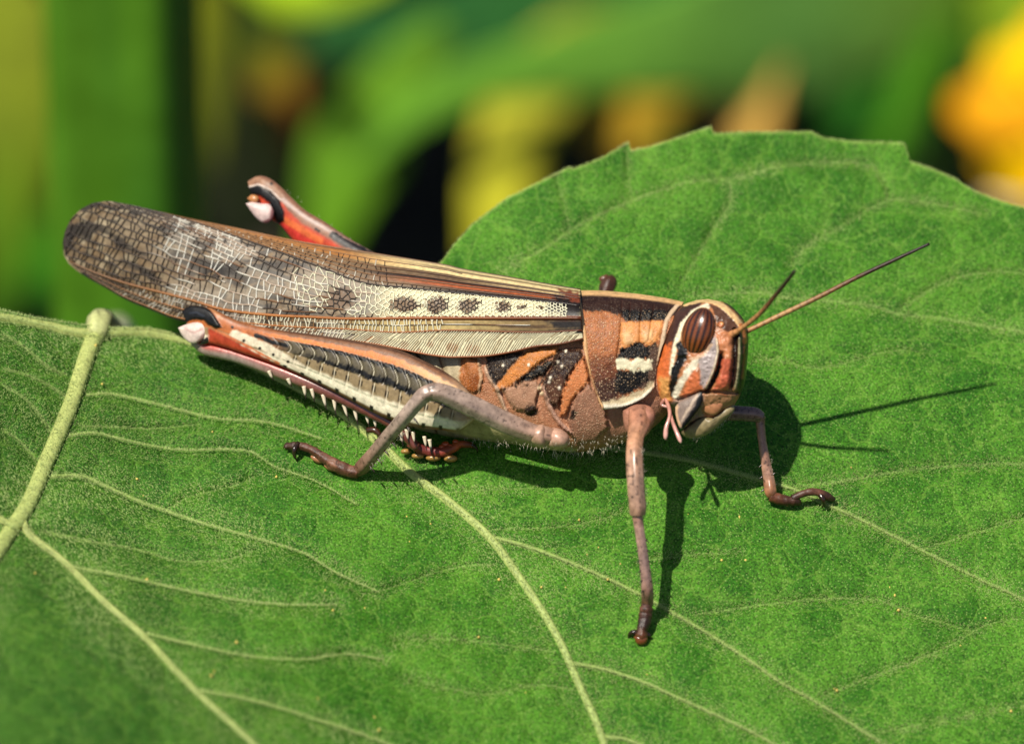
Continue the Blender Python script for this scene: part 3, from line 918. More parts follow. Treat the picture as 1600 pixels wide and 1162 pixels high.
# compound eyes (near and far), each with dark upright bands
def eye(cx, cy, d, side):
    nu, nv = 60, 72
    th = np.linspace(0.0, np.pi, nu)[:, None]; ph = np.linspace(0, 2 * np.pi, nv, endpoint=False)[None]
    ang = math.radians(16)
    la, sa, da = 39.5, 26.5, 24
    ly = la * np.cos(th) * np.ones_like(ph); lx = sa * np.sin(th) * np.cos(ph); lz = da * np.sin(th) * np.sin(ph)
    lx = lx * (1 - .12 * (ly / la)) 
    Xe = cx + lx * math.cos(ang) + ly * math.sin(ang); Ye = cy + lx * math.sin(ang) - ly * math.cos(ang)
    # bands follow meridians of the eye
    s = lx / (sa * np.sqrt(np.maximum(1e-4, 1 - (ly / la) ** 2)) + 1e-6)
    st = .5 + .5 * np.cos(np.arcsin(np.clip(s, -1, 1)) * 17.0 + .6)
    rim_ = np.hypot(lx / sa, ly / la)
    c = A(128, 66, 28) + (A(48, 22, 12) - A(128, 66, 28)) * sstep(.25, .75, st)[..., None]
    c = c + (A(40, 20, 14) - c) * (sstep(.3, .9, ly / la) * .6)[..., None]
    c = c + (A(170, 112, 62) - c) * (sstep(.93, .99, rim_))[..., None]
    V = P(Xe, Ye, d - side * lz - .3 * (Xe - cx))
    return mesh('compound_eye', V, [list(f) for f in grid_faces(nu, nv, True)], M['eye'], head, col=c.reshape(-1, 3))
eye(1092, 518.5, float(bc(1092)) - 66, 1)
eye(1104, 518.5, float(bc(1104)) + 66, 1)

# mouthparts
def lump(name, outline, d, th, col, par, mat='head', dsl=(-.3, 0), lines=(), rings=10, n=48):
    def cf(x, y):
        p = Paint(x, y, col)
        for pts, c, w_ in lines:
            p.line(pts, c, w_, 1.0, 1.0)
        return p.c
    return pebble(name, outline, d, th, cf, M[mat], par, rings, n, dsl)
hd = float(bc(1100))
lump('mandible', [(1055,636),(1060,629),(1075,621),(1090,614),(1096,611),(1099,614),(1098,624),(1094,636),(1082,652),(1069,668),(1064,670),(1060,664),(1056,650)], hd - 58, 6, A(142, 122, 110), head,
     lines=[([(1098,616),(1092,636),(1070,666)], A(8, 6, 6), 6), ([(1057,636),(1056,650),(1062,664)], A(220, 180, 140), 2.4), ([(1090,616),(1080,632),(1064,658)], A(196, 172, 150), 1.6)])
lump('clypeus', [(1096,622),(1104,615),(1128,622),(1130,634),(1118,648),(1104,646),(1095,640)], hd - 52, 9, A(182, 124, 84), head,
     lines=[([(1098,630),(1110,628),(1126,634)], A(160, 104, 74), 1.2)])
lump('labrum', [(1062,676),(1074,664),(1096,646),(1106,650),(1122,650),(1144,632),(1148,640),(1130,658),(1112,674),(1094,683),(1074,684)], hd - 34, 15, A(146, 130, 92), head, dsl=(-.3, 0), lines=[([(1064,672),(1080,660),(1098,648)], A(24, 18, 16), 3.2), ([(1100,676),(1112,666),(1118,654)], A(104, 92, 64), 1.2)])
# palps
for pts in ([(1040,622,-52,4.5), (1046,640,-62,4.5), (1046,652,-70,4), (1041,668,-76,5), (1040,682,-78,5.2), (1040,687,-78,2)],
            [(1046,640,-58,4), (1050,656,-68,4), (1056,672,-76,4.6), (1062,686,-80,5), (1064,692,-80,2)],
            [(1038,624,-50,5), (1034,632,-50,4), (1044,636,-52,3)]):
    tube('palp', [(x, y, float(bc(x)) + d_, r * .68) for x, y, d_, r in pts], [(0, A(196, 128, 104)), (1, A(226, 172, 160))], M['smooth'], head, 24, 10)

# antennae: ringed threads, dark towards the tip
def antenna(pts, stops, nseg):
    V, F, t = tube_geo(pts, nseg * 4, 8)
    # rings: every joint slightly waisted and darker
    c = ramp_col(t, stops)
    ring = ((np.arange(nseg * 4) % 4) == 0).repeat(8)
    c[ring] *= .62
    return mesh('antenna', V, F, M['cuticle'], head, col=c)
antenna([(1133,529,hd-70,8), (1142,523,hd-78,6.2), (1156,515,hd-92,4.0), (1187,490,hd-128,3.7), (1212,461,hd-162,3.5), (1229,440,hd-186,3.2), (1242,423,hd-204,2.4)],
        [(0, A(206, 140, 90)), (.3, A(190, 138, 84)), (.55, A(120, 78, 48)), (.75, A(60, 40, 32)), (1, A(46, 32, 28))], 18)
antenna([(1160,520,hd-36,6), (1172,515,hd-40,4.0), (1212,496,hd-44,4.1), (1279,464,hd-50,3.9), (1340,433,hd-55,3.5), (1400,405,hd-60,3.0), (1452,381,hd-64,2.2)],
        [(0, A(190, 136, 84)), (.25, A(182, 140, 88)), (.5, A(132, 90, 54)), (.68, A(62, 38, 26)), (1, A(36, 24, 20))], 26)

# --- forewings
M0 = [(907,453),(875,448),(797,434),(720,420.6),(698,415),(585,396.5),(543,390),(480,380),(440,372.5),(364,356),(287,340),(250,331)]
VA = [(906,478),(880,474),(760,462),(698,456),(640,450),(569,442),(492,414),(400,380),(320,352),(262,335)]
VZ = [(908,497),(840,497),(720,497),(646,497),(543,498),(480,495),(430,493),(351,485),(300,471),(235,456),(196,446),(150,430),(118,416)]
VS = [(909,516),(840,519),(698,516),(620,519),(540,514),(468,511),(411,507),(350,500),(286,484),(220,464),(165,440),(126,423)]
MB = [(911,529),(875,537),(836,541),(797,550),(759,556),(720,557.5),(698,557.5),(659,552),(595,539),(540,531),(480,524),(411,514),(350,508),(274,495),(235,480),(196,464),(165,446),(140,432)]
ARC = np.array([(250,331),(209,321),(170,314),(145,317),(126,327),(111,342),(102,360),(98,378),(100,395),(108,408),(118,417),(126,423),(140,432)], float)
CK = np.array([0, .33, .74, .83, 1.0])
NQ, NK = 430, 96
ctrl = np.stack([spl(np.array(c_, float), NQ) for c_ in (M0, VA, VZ, VS, MB)], 0)     # 5,NQ,2
KQ = np.array([0, .14, .80, .90, 1.0])
def wing_xy(q, k):
    """q along (0 base, 1 tip), k across (0 back edge, 1 front edge)"""
    q = np.asarray(q, float); k = np.asarray(k, float)
    fi = q * (NQ - 1); i0 = np.clip(fi.astype(int), 0, NQ - 2); f = fi - i0
    j = np.clip(np.searchsorted(CK, k, side='right') - 1, 0, 3); g_ = (k - CK[j]) / (CK[j + 1] - CK[j])
    def at(jj):
        return ctrl[jj, i0] * (1 - f)[..., None] + ctrl[jj, i0 + 1] * f[..., None]
    p = at(j) * (1 - g_)[..., None] + at(j + 1) * g_[..., None]
    e0 = ctrl[j, -1] * (1 - g_)[..., None] + ctrl[j + 1, -1] * g_[..., None]
    L_ = np.r_[0, np.cumsum(np.linalg.norm(np.diff(ARC, axis=0), axis=1))]; L_ /= L_[-1]
    kk = np.interp(k, CK, [0, .03, .85, .92, 1.0])
    arc = np.stack([np.interp(kk, L_, ARC[:, 0]), np.interp(kk, L_, ARC[:, 1])], -1)
    wgt = sstep(.55, 1.0, q) ** 1.2
    return p + (arc - e0) * wgt[..., None]
def wing_d(q, k, x):
    side = 22 + 62 * sstep(1.0, .35, q) * 1.0
    prof = np.sqrt(np.clip(1 - (1 - np.clip(k * 1.05, 0, 1)) ** 2.6, 0, 1))
    return bc(x) - 6 - side * prof
DOTS = [(630,476,22,12), (681,477,19,12), (731,477,17,11), (784,478,13,8), (814,480,9,4), (842,480,9,3)]
def wing_white(x, y):
    """1 where the net is whitish, 0 where it is dark"""
    m = sstep(.40, .66, noise(x / 40 + 11, y / 22 + 4) * .75 + noise(x / 11 + 31, y / 9) * .25)
    for (cx, cy, rx, ry, v) in [(590,465,46,26,1.), (500,425,30,14,1), (468,455,22,22,1), (430,440,30,16,1), (395,425,24,14,1), (350,460,26,16,1), (300,445,24,10,1), (300,425,22,10,.8), (340,405,26,8,.8),
                                (530,466,24,13,0), (490,460,22,26,1), (572,470,16,20,1), (440,470,30,10,0), (420,410,30,9,0), (375,440,14,12,0), (330,430,16,10,0), (265,420,30,20,.1), (170,380,70,50,.12)]:
        g_ = np.exp(-(((x - cx) / rx) ** 2 + ((y - cy) / ry) ** 2))
        m = m * (1 - g_) + v * g_
    return m
def in_dot(x, y):
    r = np.full(np.shape(x), 9.)
    for cx, cy, rx, ry in DOTS:
        r = np.minimum(r, np.hypot((x - cx) / rx, (y - cy) / ry))
    return 1 - sstep(.85, 1.15, r + .75 * (noise(np.asarray(x) / 5.5, np.asarray(y) / 5.5) - .5))
def paint_wing(X, Y, Q, K):
    p = Paint(X, Y, A(118, 94, 64))
    J = np.floor((K - .33) / (.41 / 16))
    fi_ = (Q * 84 + _H[(J.astype(int) * 7) % 256, 3] * 5)
    cellv = _H[np.floor(fi_).astype(int) % 256, (J.astype(int) * 13 + 40) % 256]
    n1 = noise(Q * 20 - K * 9, K * 16 + 5) * .62 + cellv * .38
    p.mask(sstep(.52, .64, n1) * .9, A(46, 35, 26))
    p.mask(sstep(.46, .28, n1) * .6, A(150, 132, 106))
    tip = sstep(330, 130, X)
    p.mask(tip * .25, A(92, 74, 46))
    p.mask(tip * sstep(.55, .9, cellv) * .75, A(186, 168, 136))
    p.mask(sstep(.58, .66, noise(Q * 30 + 9, K * 46 + .5)) * sstep(.33, .4, K) * (1 - sstep(.7, .74, K)) * sstep(560, 480, X) * .9, A(26, 18, 12))
    ww = wing_white(X, Y) * sstep(.30, .36, K)
    p.mask(ww * .45 * sstep(150, 330, X), A(166, 156, 142))
    # brown field along the back edge
    p.mask((1 - sstep(.30, .36, K)) * sstep(330, 480, X) * .7, A(128, 102, 74))
    # cream dotted field
    cf = sstep(560, 640, X) * sstep(.335, .37, K) * (1 - sstep(.715, .735, K))
    p.mask(cf, A(222, 212, 168))
    p.mask(in_dot(X, Y) * sstep(.33, .36, K), A(112, 84, 50))
    p.poly([(498,470),(520,455),(545,450),(560,462),(552,478),(520,480)], A(112, 86, 62), 3, 6)
    # lower fields
    lo = sstep(.745, .755, K) * (1 - sstep(.825, .835, K))
    p.mask(lo * sstep(480, 640, X), A(196, 172, 112))
    p.mask(lo * sstep(660, 860, X) * .75, A(92, 60, 28))
    p.mask(lo * sstep(600, 700, X) * sstep(.55, .7, noise(X / 90, K * 260)) * .8, A(70, 44, 22))
    ct = sstep(.835, .85, K)
    p.mask(ct * sstep(540, 620, X), A(226, 216, 178))
    p.mask(ct * (1 - sstep(540, 620, X)) * .7 * sstep(230, 400, X), A(176, 160, 142))
    for (x, y, r) in [(633,538,7), (672,538,7), (708,543,10), (740,545,12), (590,530,9), (575,528,6), (655,548,6)]:
        p.mask((1 - sstep(r * .5, r, np.hypot((X - x) / 1.3, Y - y) + 5 * p.wx)) * .75, A(156, 94, 40))
    # long stripes towards the base
    b = sstep(560, 720, X)
    def stripe(k0, k1, col, x0=520, x1=680, s=1.0):
        mm = sstep(k0 - .012, k0 + .012, K) * (1 - sstep(k1 - .012, k1 + .012, K)) * sstep(x0, x1, X) * s
        p.mask(mm, col)
    stripe(-.1, .10, A(176, 118, 62), -100, -50)
    stripe(-.1, .02, A(104, 64, 36), -100, -50)
    stripe(.0, .11, A(242, 214, 152))
    stripe(.035, .055, A(84, 56, 40), 600, 700)
    stripe(.11, .145, A(40, 26, 22))
    stripe(.145, .17, A(226, 196, 140), 700, 860)
    stripe(.17, .215, A(36, 22, 16), 480, 640)
    stripe(.21, .27, A(166, 84, 44), 560, 700)
    stripe(.27, .335, A(34, 24, 18), 600, 740)
    p.poly([(868,462),(908,466),(910,500),(880,496),(850,486)], A(24, 16, 13), 4, 6)
    p.poly([(872,452),(906,458),(906,474),(892,470)], A(120, 58, 34), 3, 4)
    p.poly([(850,500),(912,498),(914,516),(870,514)], A(26, 17, 13), 4, 4)
    p.line([(908,497),(840,497),(720,497),(600,498)], A(132, 66, 26), 3.4, 1.2, .6)
    p.line([(912,517),(840,520),(720,517),(650,519)], A(16, 11, 9), 3.6, 1.2, .6, w2=1.4)
    return p
def wing(side, name):
    q = np.linspace(0, 1, NQ); k = np.linspace(0, 1, NK)
    Q, K = np.meshgrid(q, k, indexing='ij')
    xy = wing_xy(Q, K)
    X, Y = xy[..., 0], xy[..., 1]
    p = paint_wing(X, Y, Q, K)
    d = wing_d(Q, K, X)
    if side < 0:
        d = 2 * bc(X) - d + 0
        Y = Y + 4
    return mesh(name, P(X, Y, d), grid_faces(NQ, NK), M['wing'], hopper, col=p.c.reshape(-1, 3), thick=1.2 * PX, off=0)
fw = wing(1, 'forewing')
fw['label'] = 'long folded forewing with whitish net of veins and brown spots on its near side'
wing(-1, 'forewing')

def wing_pts(qs, k, lift=1.6):
    qs = np.asarray(qs, float); kk = np.broadcast_to(np.asarray(k, float), qs.shape)
    kk = kk + np.where((kk > .335) & (kk < .735), .016 * (noise(qs * 48 + kk * 300, kk * 90) - .5), 0)
    xy = wing_xy(qs, kk)
    return np.c_[xy, wing_d(qs, kk, xy[:, 0]) - lift]
NF = 16
fan = [.33 + .41 * j / NF for j in range(NF + 1)]
longs = [(0.0, 0, 1, 1.6), (.06, .28, 1, .8), (.125, .0, 1, .8), (.175, .0, 1, .8), (.225, .02, 1, .9), (.285, .05, 1, .9)]
longs += [(k, (0.0 if j in (0, NF) else (.45 + .04 * ((j * 5) % 4) if j % 2 == 0 else .70 + .02 * ((j * 3) % 4))), 1, 1.0 if 0 < j < NF else (1.5 if j == 0 else 2.4)) for j, k in enumerate(fan)]
longs += [(.83, 0, 1, 1.3), (.785, .1, 1, .7), (.90, .45, 1, .8), (1.0, 0, 1, 1.4)]
for k, q0, q1, r in longs:
    qs = np.linspace(q0, q1, 110)
    w_ = wing_pts(qs, k)
    rr = r * np.interp(qs, [0, .25, .8, 1], [1.15, 1, .95, .6]) * (1.25 if .33 < k < .74 else 1)
    V, F, t = tube_geo(np.c_[w_, rr], 110, 6)
    qx = w_[:, 0].repeat(6)[:, None]; qy = w_[:, 1].repeat(6)
    if k in (.83, 1.0) or abs(k - .74) < 1e-6:
        c = ramp_col(t, [(0, A(96, 48, 24)), (.3, A(150, 82, 34)), (.6, A(176, 112, 58)), (1, A(110, 78, 46))])
    elif k == .33:
        c = ramp_col(t, [(0, A(34, 24, 20)), (.5, A(44, 32, 26)), (1, A(70, 52, 36))])
    elif k < .3:
        c = ramp_col(t, [(0, A(80, 48, 32)), (.4, A(120, 84, 52)), (.7, A(166, 112, 58)), (1, A(110, 76, 42))])
    else:
        x_, y_ = qx[:, 0], qy
        wv = wing_white(x_, y_)[:, None]
        ta = sstep(170, 330, x_)[:, None]
        c = A(56, 42, 32) + (A(216, 208, 192) - A(56, 42, 32)) * sstep(.45, .65, wv) * ta
        br = sstep(.5, .7, noise(x_ / 30 + k * 90, y_ * 0 + 8))[:, None]
        c = c + (A(150, 100, 58) - c) * br * .55 * sstep(200, 330, x_)[:, None]
    mesh('wing_vein', V, F, M['vein'], fw, col=c)
# cross veins and the fine net, one joined piece of relief
segs, scol, srad = [], [], []
def add_seg(a, b, col, r):
    segs.append((a, b)); scol.append(col); srad.append(r)
ks = [0.0, .06, .125, .175, .225, .285] + fan + [.785, .83, .90, 1.0]
QS = np.linspace(0, 1, 400)
curves = [wing_pts(QS, k, 1.8) for k in ks]
pairs = [(i, i + 1, 0) for i in range(len(ks) - 1) if not (6 <= i < 6 + NF)]
pairs += [(6 + j, 7 + j, 1) for j in range(NF)] + [(6 + j, 8 + j, 2) for j in range(0, NF, 2)]
for ci, cj, mode in pairs:
    a, b = ks[ci], ks[cj]
    ca, cb = curves[ci], curves[cj]
    Lq = np.r_[0, np.cumsum(np.linalg.norm(np.diff(ca[:, :2], axis=0), axis=1))]
    s_ = 5.0
    while s_ < Lq[-1] - 3:
        i = int(np.searchsorted(Lq, s_))
        x, y = ca[i, :2]
        r_ = random.random()
        gap = 6.5 + 5.0 * r_
        if a >= .83: gap = (3.3 if x > 560 else 5.0) + 1.4 * r_
        elif a >= .74: gap = 4.6 + 2.5 * r_
        elif x < 262: gap = 6.0 + 5.5 * r_
        else: gap = 7.5 + 6.0 * r_
        s_ += gap
        if .33 <= a < .74 and x > 470: continue
        if (mode == 1 and x > 262) or (mode == 2 and x <= 262): continue
        if a < .27 and x > 610: continue
        if .74 <= a < .83 and x > 690: continue
        # run square to the long veins, a little crooked; oblique in the front field
        sh = random.uniform(-3.4, 3.4)
        tx, ty = x + sh, y
        if a >= .83 and x > 540: tx = x - 13
        elif a >= .83: tx = x - 4
        jb = int(np.argmin((cb[:, 0] - tx) ** 2 + (cb[:, 1] - ty) ** 2))
        if a >= .83 and x > 540: jb = int(np.argmin(np.abs(cb[:, 0] - tx)))
        pa, pb = ca[i], cb[jb]
        wv = float(wing_white(np.array(x), np.array(y)))
        if a >= .74:
            col = A(232, 224, 196) if random.random() < .85 else A(150, 110, 70)
            if x < 380: col = A(190, 182, 168) if random.random() < (x - 150) / 300 else A(74, 58, 44)
        elif a < .30:
            col = A(206, 196, 176) if (random.random() < .22 and x < 640) else A(58, 42, 32)
            if x < 300: col = A(40, 30, 22) if random.random() < .6 else A(196, 150, 84)
        else:
            ok_ = sstep(180, 320, x)
            col = A(234, 228, 214) if wv * ok_ > .5 else A(34, 26, 20)
        if a >= .83 and x > 540: col = col * .45 + A(222, 210, 172) * .55
        add_seg(pa, pb, col, .72 if (a >= .83 and x > 540) else (1.0 if col[0] > .4 else .8) if x > 260 else .95)
# irregular polygonal net in the cream dotted field and the whitish field behind it
GRID_K = np.linspace(.33, .745, 40)
GX_ = np.stack([wing_xy(QS[:330], np.full(330, k))[:, 0] for k in GRID_K])
def q_at(xx, kk):
    i = int(np.clip(round((kk - .33) / .415 * 39), 0, 39))
    return float(np.interp(-xx, -GX_[i], QS[:330]))
def net_pos(xx, kk, jx, jk):
    n0 = noise(np.array([xx * .9 + kk * 400, xx * .7 + kk * 331.0 + 40]), np.array([kk * 177.0 + 5, xx * .33 + kk * 90])) - .5
    xx = xx + n0[0] * jx; kk = min(.738, max(.332, kk + n0[1] * jk))
    return wing_pts(np.array([q_at(xx, kk)]), kk, 1.9)[0]
x = 456.0
col_i = 0
while x < 884:
    cw = np.interp(x, [456, 560, 640, 884], [10.0, 8.2, 5.6, 4.6])
    hh = np.interp(x, [456, 560, 640, 884], [.095, .088, .062, .085]) * .5
    jx, jk = cw * .75, hh * .9
    k0 = .335 + (hh if col_i % 2 else 0)
    while k0 < .735:
        # pointy hexagon sides: two slanted pieces and one along the wing
        n0 = net_pos(x, k0, jx, jk); n1 = net_pos(x + cw * .62, k0, jx, jk)
        n2 = net_pos(x + cw, k0 + hh, jx, jk); n3 = net_pos(x + cw, k0 - hh, jx, jk)
        px0, py0 = n0[0], n0[1]
        dk = float(in_dot(np.array(px0), np.array(py0)))
        wv = float(wing_white(np.array(px0), np.array(py0)))
        if x > 575: wv = 1.0
        cl = A(240, 234, 200) * (1 - dk) + A(52, 36, 24) * dk
        if wv < .45: cl = A(40, 30, 24)
        rr_2 = np.interp(x, [456, 600, 884], [.8, .85, .8])
        add_seg(n0, n1, cl, rr_2)
        if k0 + hh < .745: add_seg(n1, n2, cl, rr_2)
        if k0 - hh > .325: add_seg(n1, n3, cl, rr_2)
        k0 += 2 * hh
    x += cw
    col_i += 1
Vs, Fs, Cs = [], [], []
for (a, b), c, r in zip(segs, scol, srad):
    A3 = P(a[0], a[1], a[2]); B3 = P(b[0], b[1], b[2])
    t = B3 - A3
    l = np.linalg.norm(t)
    if l < 1e-7 or l > 30 * PX: continue
    t /= l
    n_ = np.cross(t, FV); n_ /= np.linalg.norm(n_)
    m_ = np.cross(n_, t)
    base = len(Vs)
    for cc in (A3, B3):
        Vs += [cc + r * PX * n_, cc + r * PX * (-FV) * 1.0, cc - r * PX * n_, cc + r * PX * FV * 1.5]
    for e in range(4):
        Fs.append((base + e, base + (e + 1) % 4, base + 4 + (e + 1) % 4, base + 4 + e))
    Cs += [c] * 8
tag(mesh('cross_veins', np.array(Vs), np.array(Fs), M['vein'], fw, col=np.array(Cs), smooth=False), kind='stuff')

# --- hind legs
FT = [(742,640),(738,620),(732,611),(711,591),(672,568),(621,546),(543,530),(487,522),(440,516),(411,511),(374,502),(350,491),(330,482),(312,478),(296,478),(284,486)]
FB = [(742,655),(732,664),(716,674),(690,672),(650,667),(600,652),(560,632),(520,611),(480,591),(440,573),(410,562),(380,552),(356,544),(335,538),(316,534),(298,520)]
def femur_stations(dx):
    n = 16
    t = spl(np.array(FT, float), 60); b = spl(np.array(FB, float), 60)
    tt = np.linspace(0, 1, 60)
    hw = np.interp(tt, [0, .06, .2, .5, .8, .9, 1], [12, 24, 31, 24, 15, 17, 8])
    xm = (t[:, 0] + b[:, 0]) / 2
    dc = bc(xm) - np.interp(xm, [280, 400, 550, 740], [48, 66, 84, 106]) + dx
    return np.c_[t, b, hw, dc]
def paint_femur(X, Y, U, W):
    p = Paint(X, Y, A(150, 136, 112))
    k = sstep(460, 380, X)               # knee end
    # rows of plates, with relief
    ph1 = (X + 5 * np.sin(W * 12) - 14 * W) / 18.5
    ph2 = (X + 16 * W) / 20.5
    fr1 = np.abs(ph1 % 1 - .5); fr2 = np.abs(ph2 % 1 - .5)
    up = (W > .25) & (W < .54); low = (W >= .54) & (W < .80)
    pl = sstep(400, 470, X) * sstep(728, 712, X)
    p.mask(up * 1.0, A(92, 82, 62)); p.mask(low * 1.0, A(150, 128, 94))
    p.h += np.where(up, 3.2 * sstep(.5, .3, fr1), 0) * pl + np.where(low, 3.0 * sstep(.5, .3, fr2), 0) * pl
    p.mask(up * (1 - sstep(.0, .07, .5 - fr1)) * pl * .9, A(214, 204, 178))
    p.mask(low * (1 - sstep(.0, .06, .5 - fr2)) * pl * .8, A(224, 212, 184))
    p.mask(low * (1 - sstep(.03, .07, np.abs(fr2 - .41))) * (1 - sstep(.03, .06, np.abs(W - .66))) * pl, A(40, 32, 28))
    p.mask(up * (1 - sstep(.05, .12, np.abs(fr1 - .30))) * (1 - sstep(.03, .09, np.abs(W - .28))) * pl * .6, A(60, 48, 40))
    # dark line between the rows
    wc = .50 + .02 * np.sin(X / 9)
    p.mask((1 - sstep(.032, .065, np.abs(W - wc) + .06 * p.wf)) * sstep(430, 520, X) * sstep(722, 700, X), A(10, 7, 7))
    # cream lower band
    cm = sstep(.72, .79, W + .05 * p.wx) * (1 - sstep(.93, .97, W))
    p.mask(cm, A(246, 234, 204))
    p.mask((1 - sstep(.93, .97, 1.9 - W)) * 0 + sstep(.94, .975, W), A(128, 84, 56))
    dot = np.abs((X / 27.0) % 1 - .5)
    p.mask((1 - sstep(.08, .13, dot)) * (1 - sstep(.03, .05, np.abs(W - .955))) * sstep(360, 400, X), A(34, 26, 24))
    # upper edge: brown, orange, black
    p.mask(1 - sstep(.22, .255, W + .03 * p.wf), A(216, 122, 50))
    p.mask((1 - sstep(.22, .25, W)) * sstep(600, 680, X) * .8, A(212, 168, 108))
    p.mask((1 - sstep(.11, .15, W + .05 * p.wx)) * sstep(360, 440, X), A(134, 90, 60))
    p.mask((1 - sstep(.035, .06, W)), A(92, 62, 46))
    p.mask((1 - sstep(.022, .045, np.abs(W - .268) + .04 * p.wf)) * sstep(455, 480, X) * sstep(700, 680, X), A(10, 7, 7))
    p.mask((1 - sstep(.012, .03, np.abs(W - .27))) * (1 - sstep(20, 26, np.abs(X - 426))), A(40, 28, 24))
    # base end: pale brown fold
    p.mask(sstep(690, 735, X) * .7, A(186, 154, 122))
    # knee end: orange top, cream middle streak, red under edge
    p.mask(k * (1 - sstep(.50, .62, W)), A(190, 106, 52))
    p.mask(k * (1 - sstep(.08, .2, W)) * .8, A(132, 84, 54))
    p.line([(366,522),(390,531),(420,545),(470,575)], A(232, 216, 188), 6.5, 2, 2)
    p.poly([(326,512),(345,521),(366,532),(400,551),(440,572),(470,588),(440,584),(400,572),(360,556),(324,546)], A(186, 70, 44), 2.2, 1.5)
    p.line([(336,516),(366,530),(400,548),(436,568)], A(222, 120, 74), 1.4, 1.6, 1)
    p.line([(400,524),(412,528),(424,534),(448,540)], A(10, 7, 7), 3.2, 1.4, 1.5)
    p.dots([(363,511),(381,532),(406,544),(427,554),(450,565),(475,545),(497,565)], 2.4, A(34, 26, 24))
    # knee: black crescent
    p.poly([(278,500),(280,486),(292,474),(312,474),(328,484),(340,500),(348,512),(338,514),(326,508),(318,500),(300,500),(286,506)], A(10, 7, 7), 1.2, 1.5, h=3)
    p.line([(280,484),(296,474),(314,473),(330,482),(346,498)], A(196, 132, 84), 2.0, 1.2, .5)
    p.line([(296,489),(308,488),(318,494)], A(44, 48, 58), 1.2, 1.6, .5)
    return p
hind = loft('hind_leg', femur_stations(0), 330, 130, paint_femur, M['cuticle'], hopper, 1.0, .55)
hind['label'] = 'folded near hind leg with herringbone thigh and black and white knee'
def kd(x, off):
    return float(bc(x)) + off
lump('knee_lobe', [(278,512),(290,507),(306,503),(320,503),(326,512),(322,526),(310,535),(298,536),(286,526)], kd(300, -62), 9, A(234, 210, 198), hind, 'cuticle', (-.3, 0), lines=[([(326,506),(324,522),(312,536)], A(170, 128, 120), 5), ([(288,512),(302,520),(316,514)], A(206, 168, 158), 1.6)])  # pinkish brown line paints shading along the lobe's right side
lump('knee_lobe', [(322,512),(332,514),(334,526),(326,536),(312,538),(322,524)], kd(325, -58), 8, A(34, 28, 30), hind, 'smooth', (-.3, 0))  # shade of the gap beside the pale lobe, put in as a dark lump
# tibia lies along the under edge of the thigh
tib = [(304,532,-40,9), (322,543,-42,12), (345,549,-46,11.5), (374,557,-50,11), (430,577,-58,11.5), (487,600,-66,11), (540,624,-74,10), (580,644,-78,9.5), (612,661,-80,9), (638,684,-78,8.6), (652,700,-76,7)]
tibp = [(x, y, kd(x, d_), r) for x, y, d_, r in tib]
V, F, t = tube_geo(tibp, 90, 16)
cr = ramp_col(t, [(0, A(120, 92, 84)), (.06, A(196, 100, 84)), (.16, A(164, 122, 112)), (.4, A(150, 96, 86)), (.6, A(112, 62, 56)), (1, A(110, 58, 50))])
ang = np.tile(np.arange(16), 90)
upr = ((ang >= 0) & (ang < 16))
q_ = spl(np.array(tibp), 90)
yy_ = np.repeat(q_[:, 1], 16); sc = (V - P(q_[:, 0], q_[:, 1], q_[:, 2]).repeat(16, 0)) @ UV / (PX * 9)
cr = cr + (A(222, 66, 36) - cr) * (sstep(.15, .55, sc) * sstep(.62, .3, t) * .95)[:, None]
cr = cr + (A(160, 146, 136) - cr) * (sstep(.15, -.3, sc) * sstep(.55, .1, t) * .85)[:, None]
mesh('tibia', V, F, M['leg'], hind, col=cr)
def spine(x, y, d, dx, dy, r, par, ln=1.0):
    e = spl(np.array([(x, y - 2, d, r), (x + dx * .4 * ln, y + dy * .4 * ln, d, r * .62), (x + dx * .62 * ln, y + dy * .62 * ln, d, r * .34), (x + dx * ln, y + dy * ln, d, .3)], float), 8)
    V, F, t = tube_geo(e, 10, 7)
    mesh('spine', V, F, M['smooth'], par, col=ramp_col(t, [(0, A(236, 216, 184)), (.5, A(244, 228, 200)), (.62, A(60, 40, 30)), (1, A(24, 20, 20))]))
for (x, y) in [(423,580),(453,592),(478,604),(490,608),(508,617),(525,624),(540,632),(557,639),(575,647),(588,653)]:
    small = .55 if x < 460 else 1.0
    spine(x - 3, y + 1, kd(x, -74), 5 + random.uniform(-3, 4), (23 + random.uniform(-4, 4)) * small, 3.9 + random.uniform(-.5, .5), hind)
for (x, y) in [(635,672),(645,676),(663,683),(671,688),(626,676)]:
    spine(x, y, kd(x, -90), 4, 22, 3.6, hind)
# hind foot: pads and claws
leafd = lambda x, y: float(leaf_d(x, y))
tf = [(640,690,kd(640,-76),8), (660,702,leafd(660,716)-12,8), (690,706,leafd(690,718)-12,8), (708,700,leafd(708,716)-12,7), (718,694,leafd(715,712)-10,6), (736,695,leafd(736,705)-10,4.5), (743,699,leafd(743,705)-6,2)]
tube('foot', tf, [(0, A(130, 60, 52)), (.4, A(150, 60, 56)), (.7, A(176, 84, 40)), (1, A(90, 46, 26))], M['smooth'], hind, 30, 12)
for (x, y, rx, ry) in [(634,705,8,4.5), (653,712,10,5), (677,715,12,5.5), (704,716,11,6)]:
    a = np.linspace(0, 2 * np.pi, 12, endpoint=False)
    lump('foot_pad', [(x + rx * math.cos(v), y + ry * math.sin(v)) for v in a], leafd(x, y) - 10, 8, A(176, 134, 72), hind, 'smooth', (0, 0), rings=6, n=20)
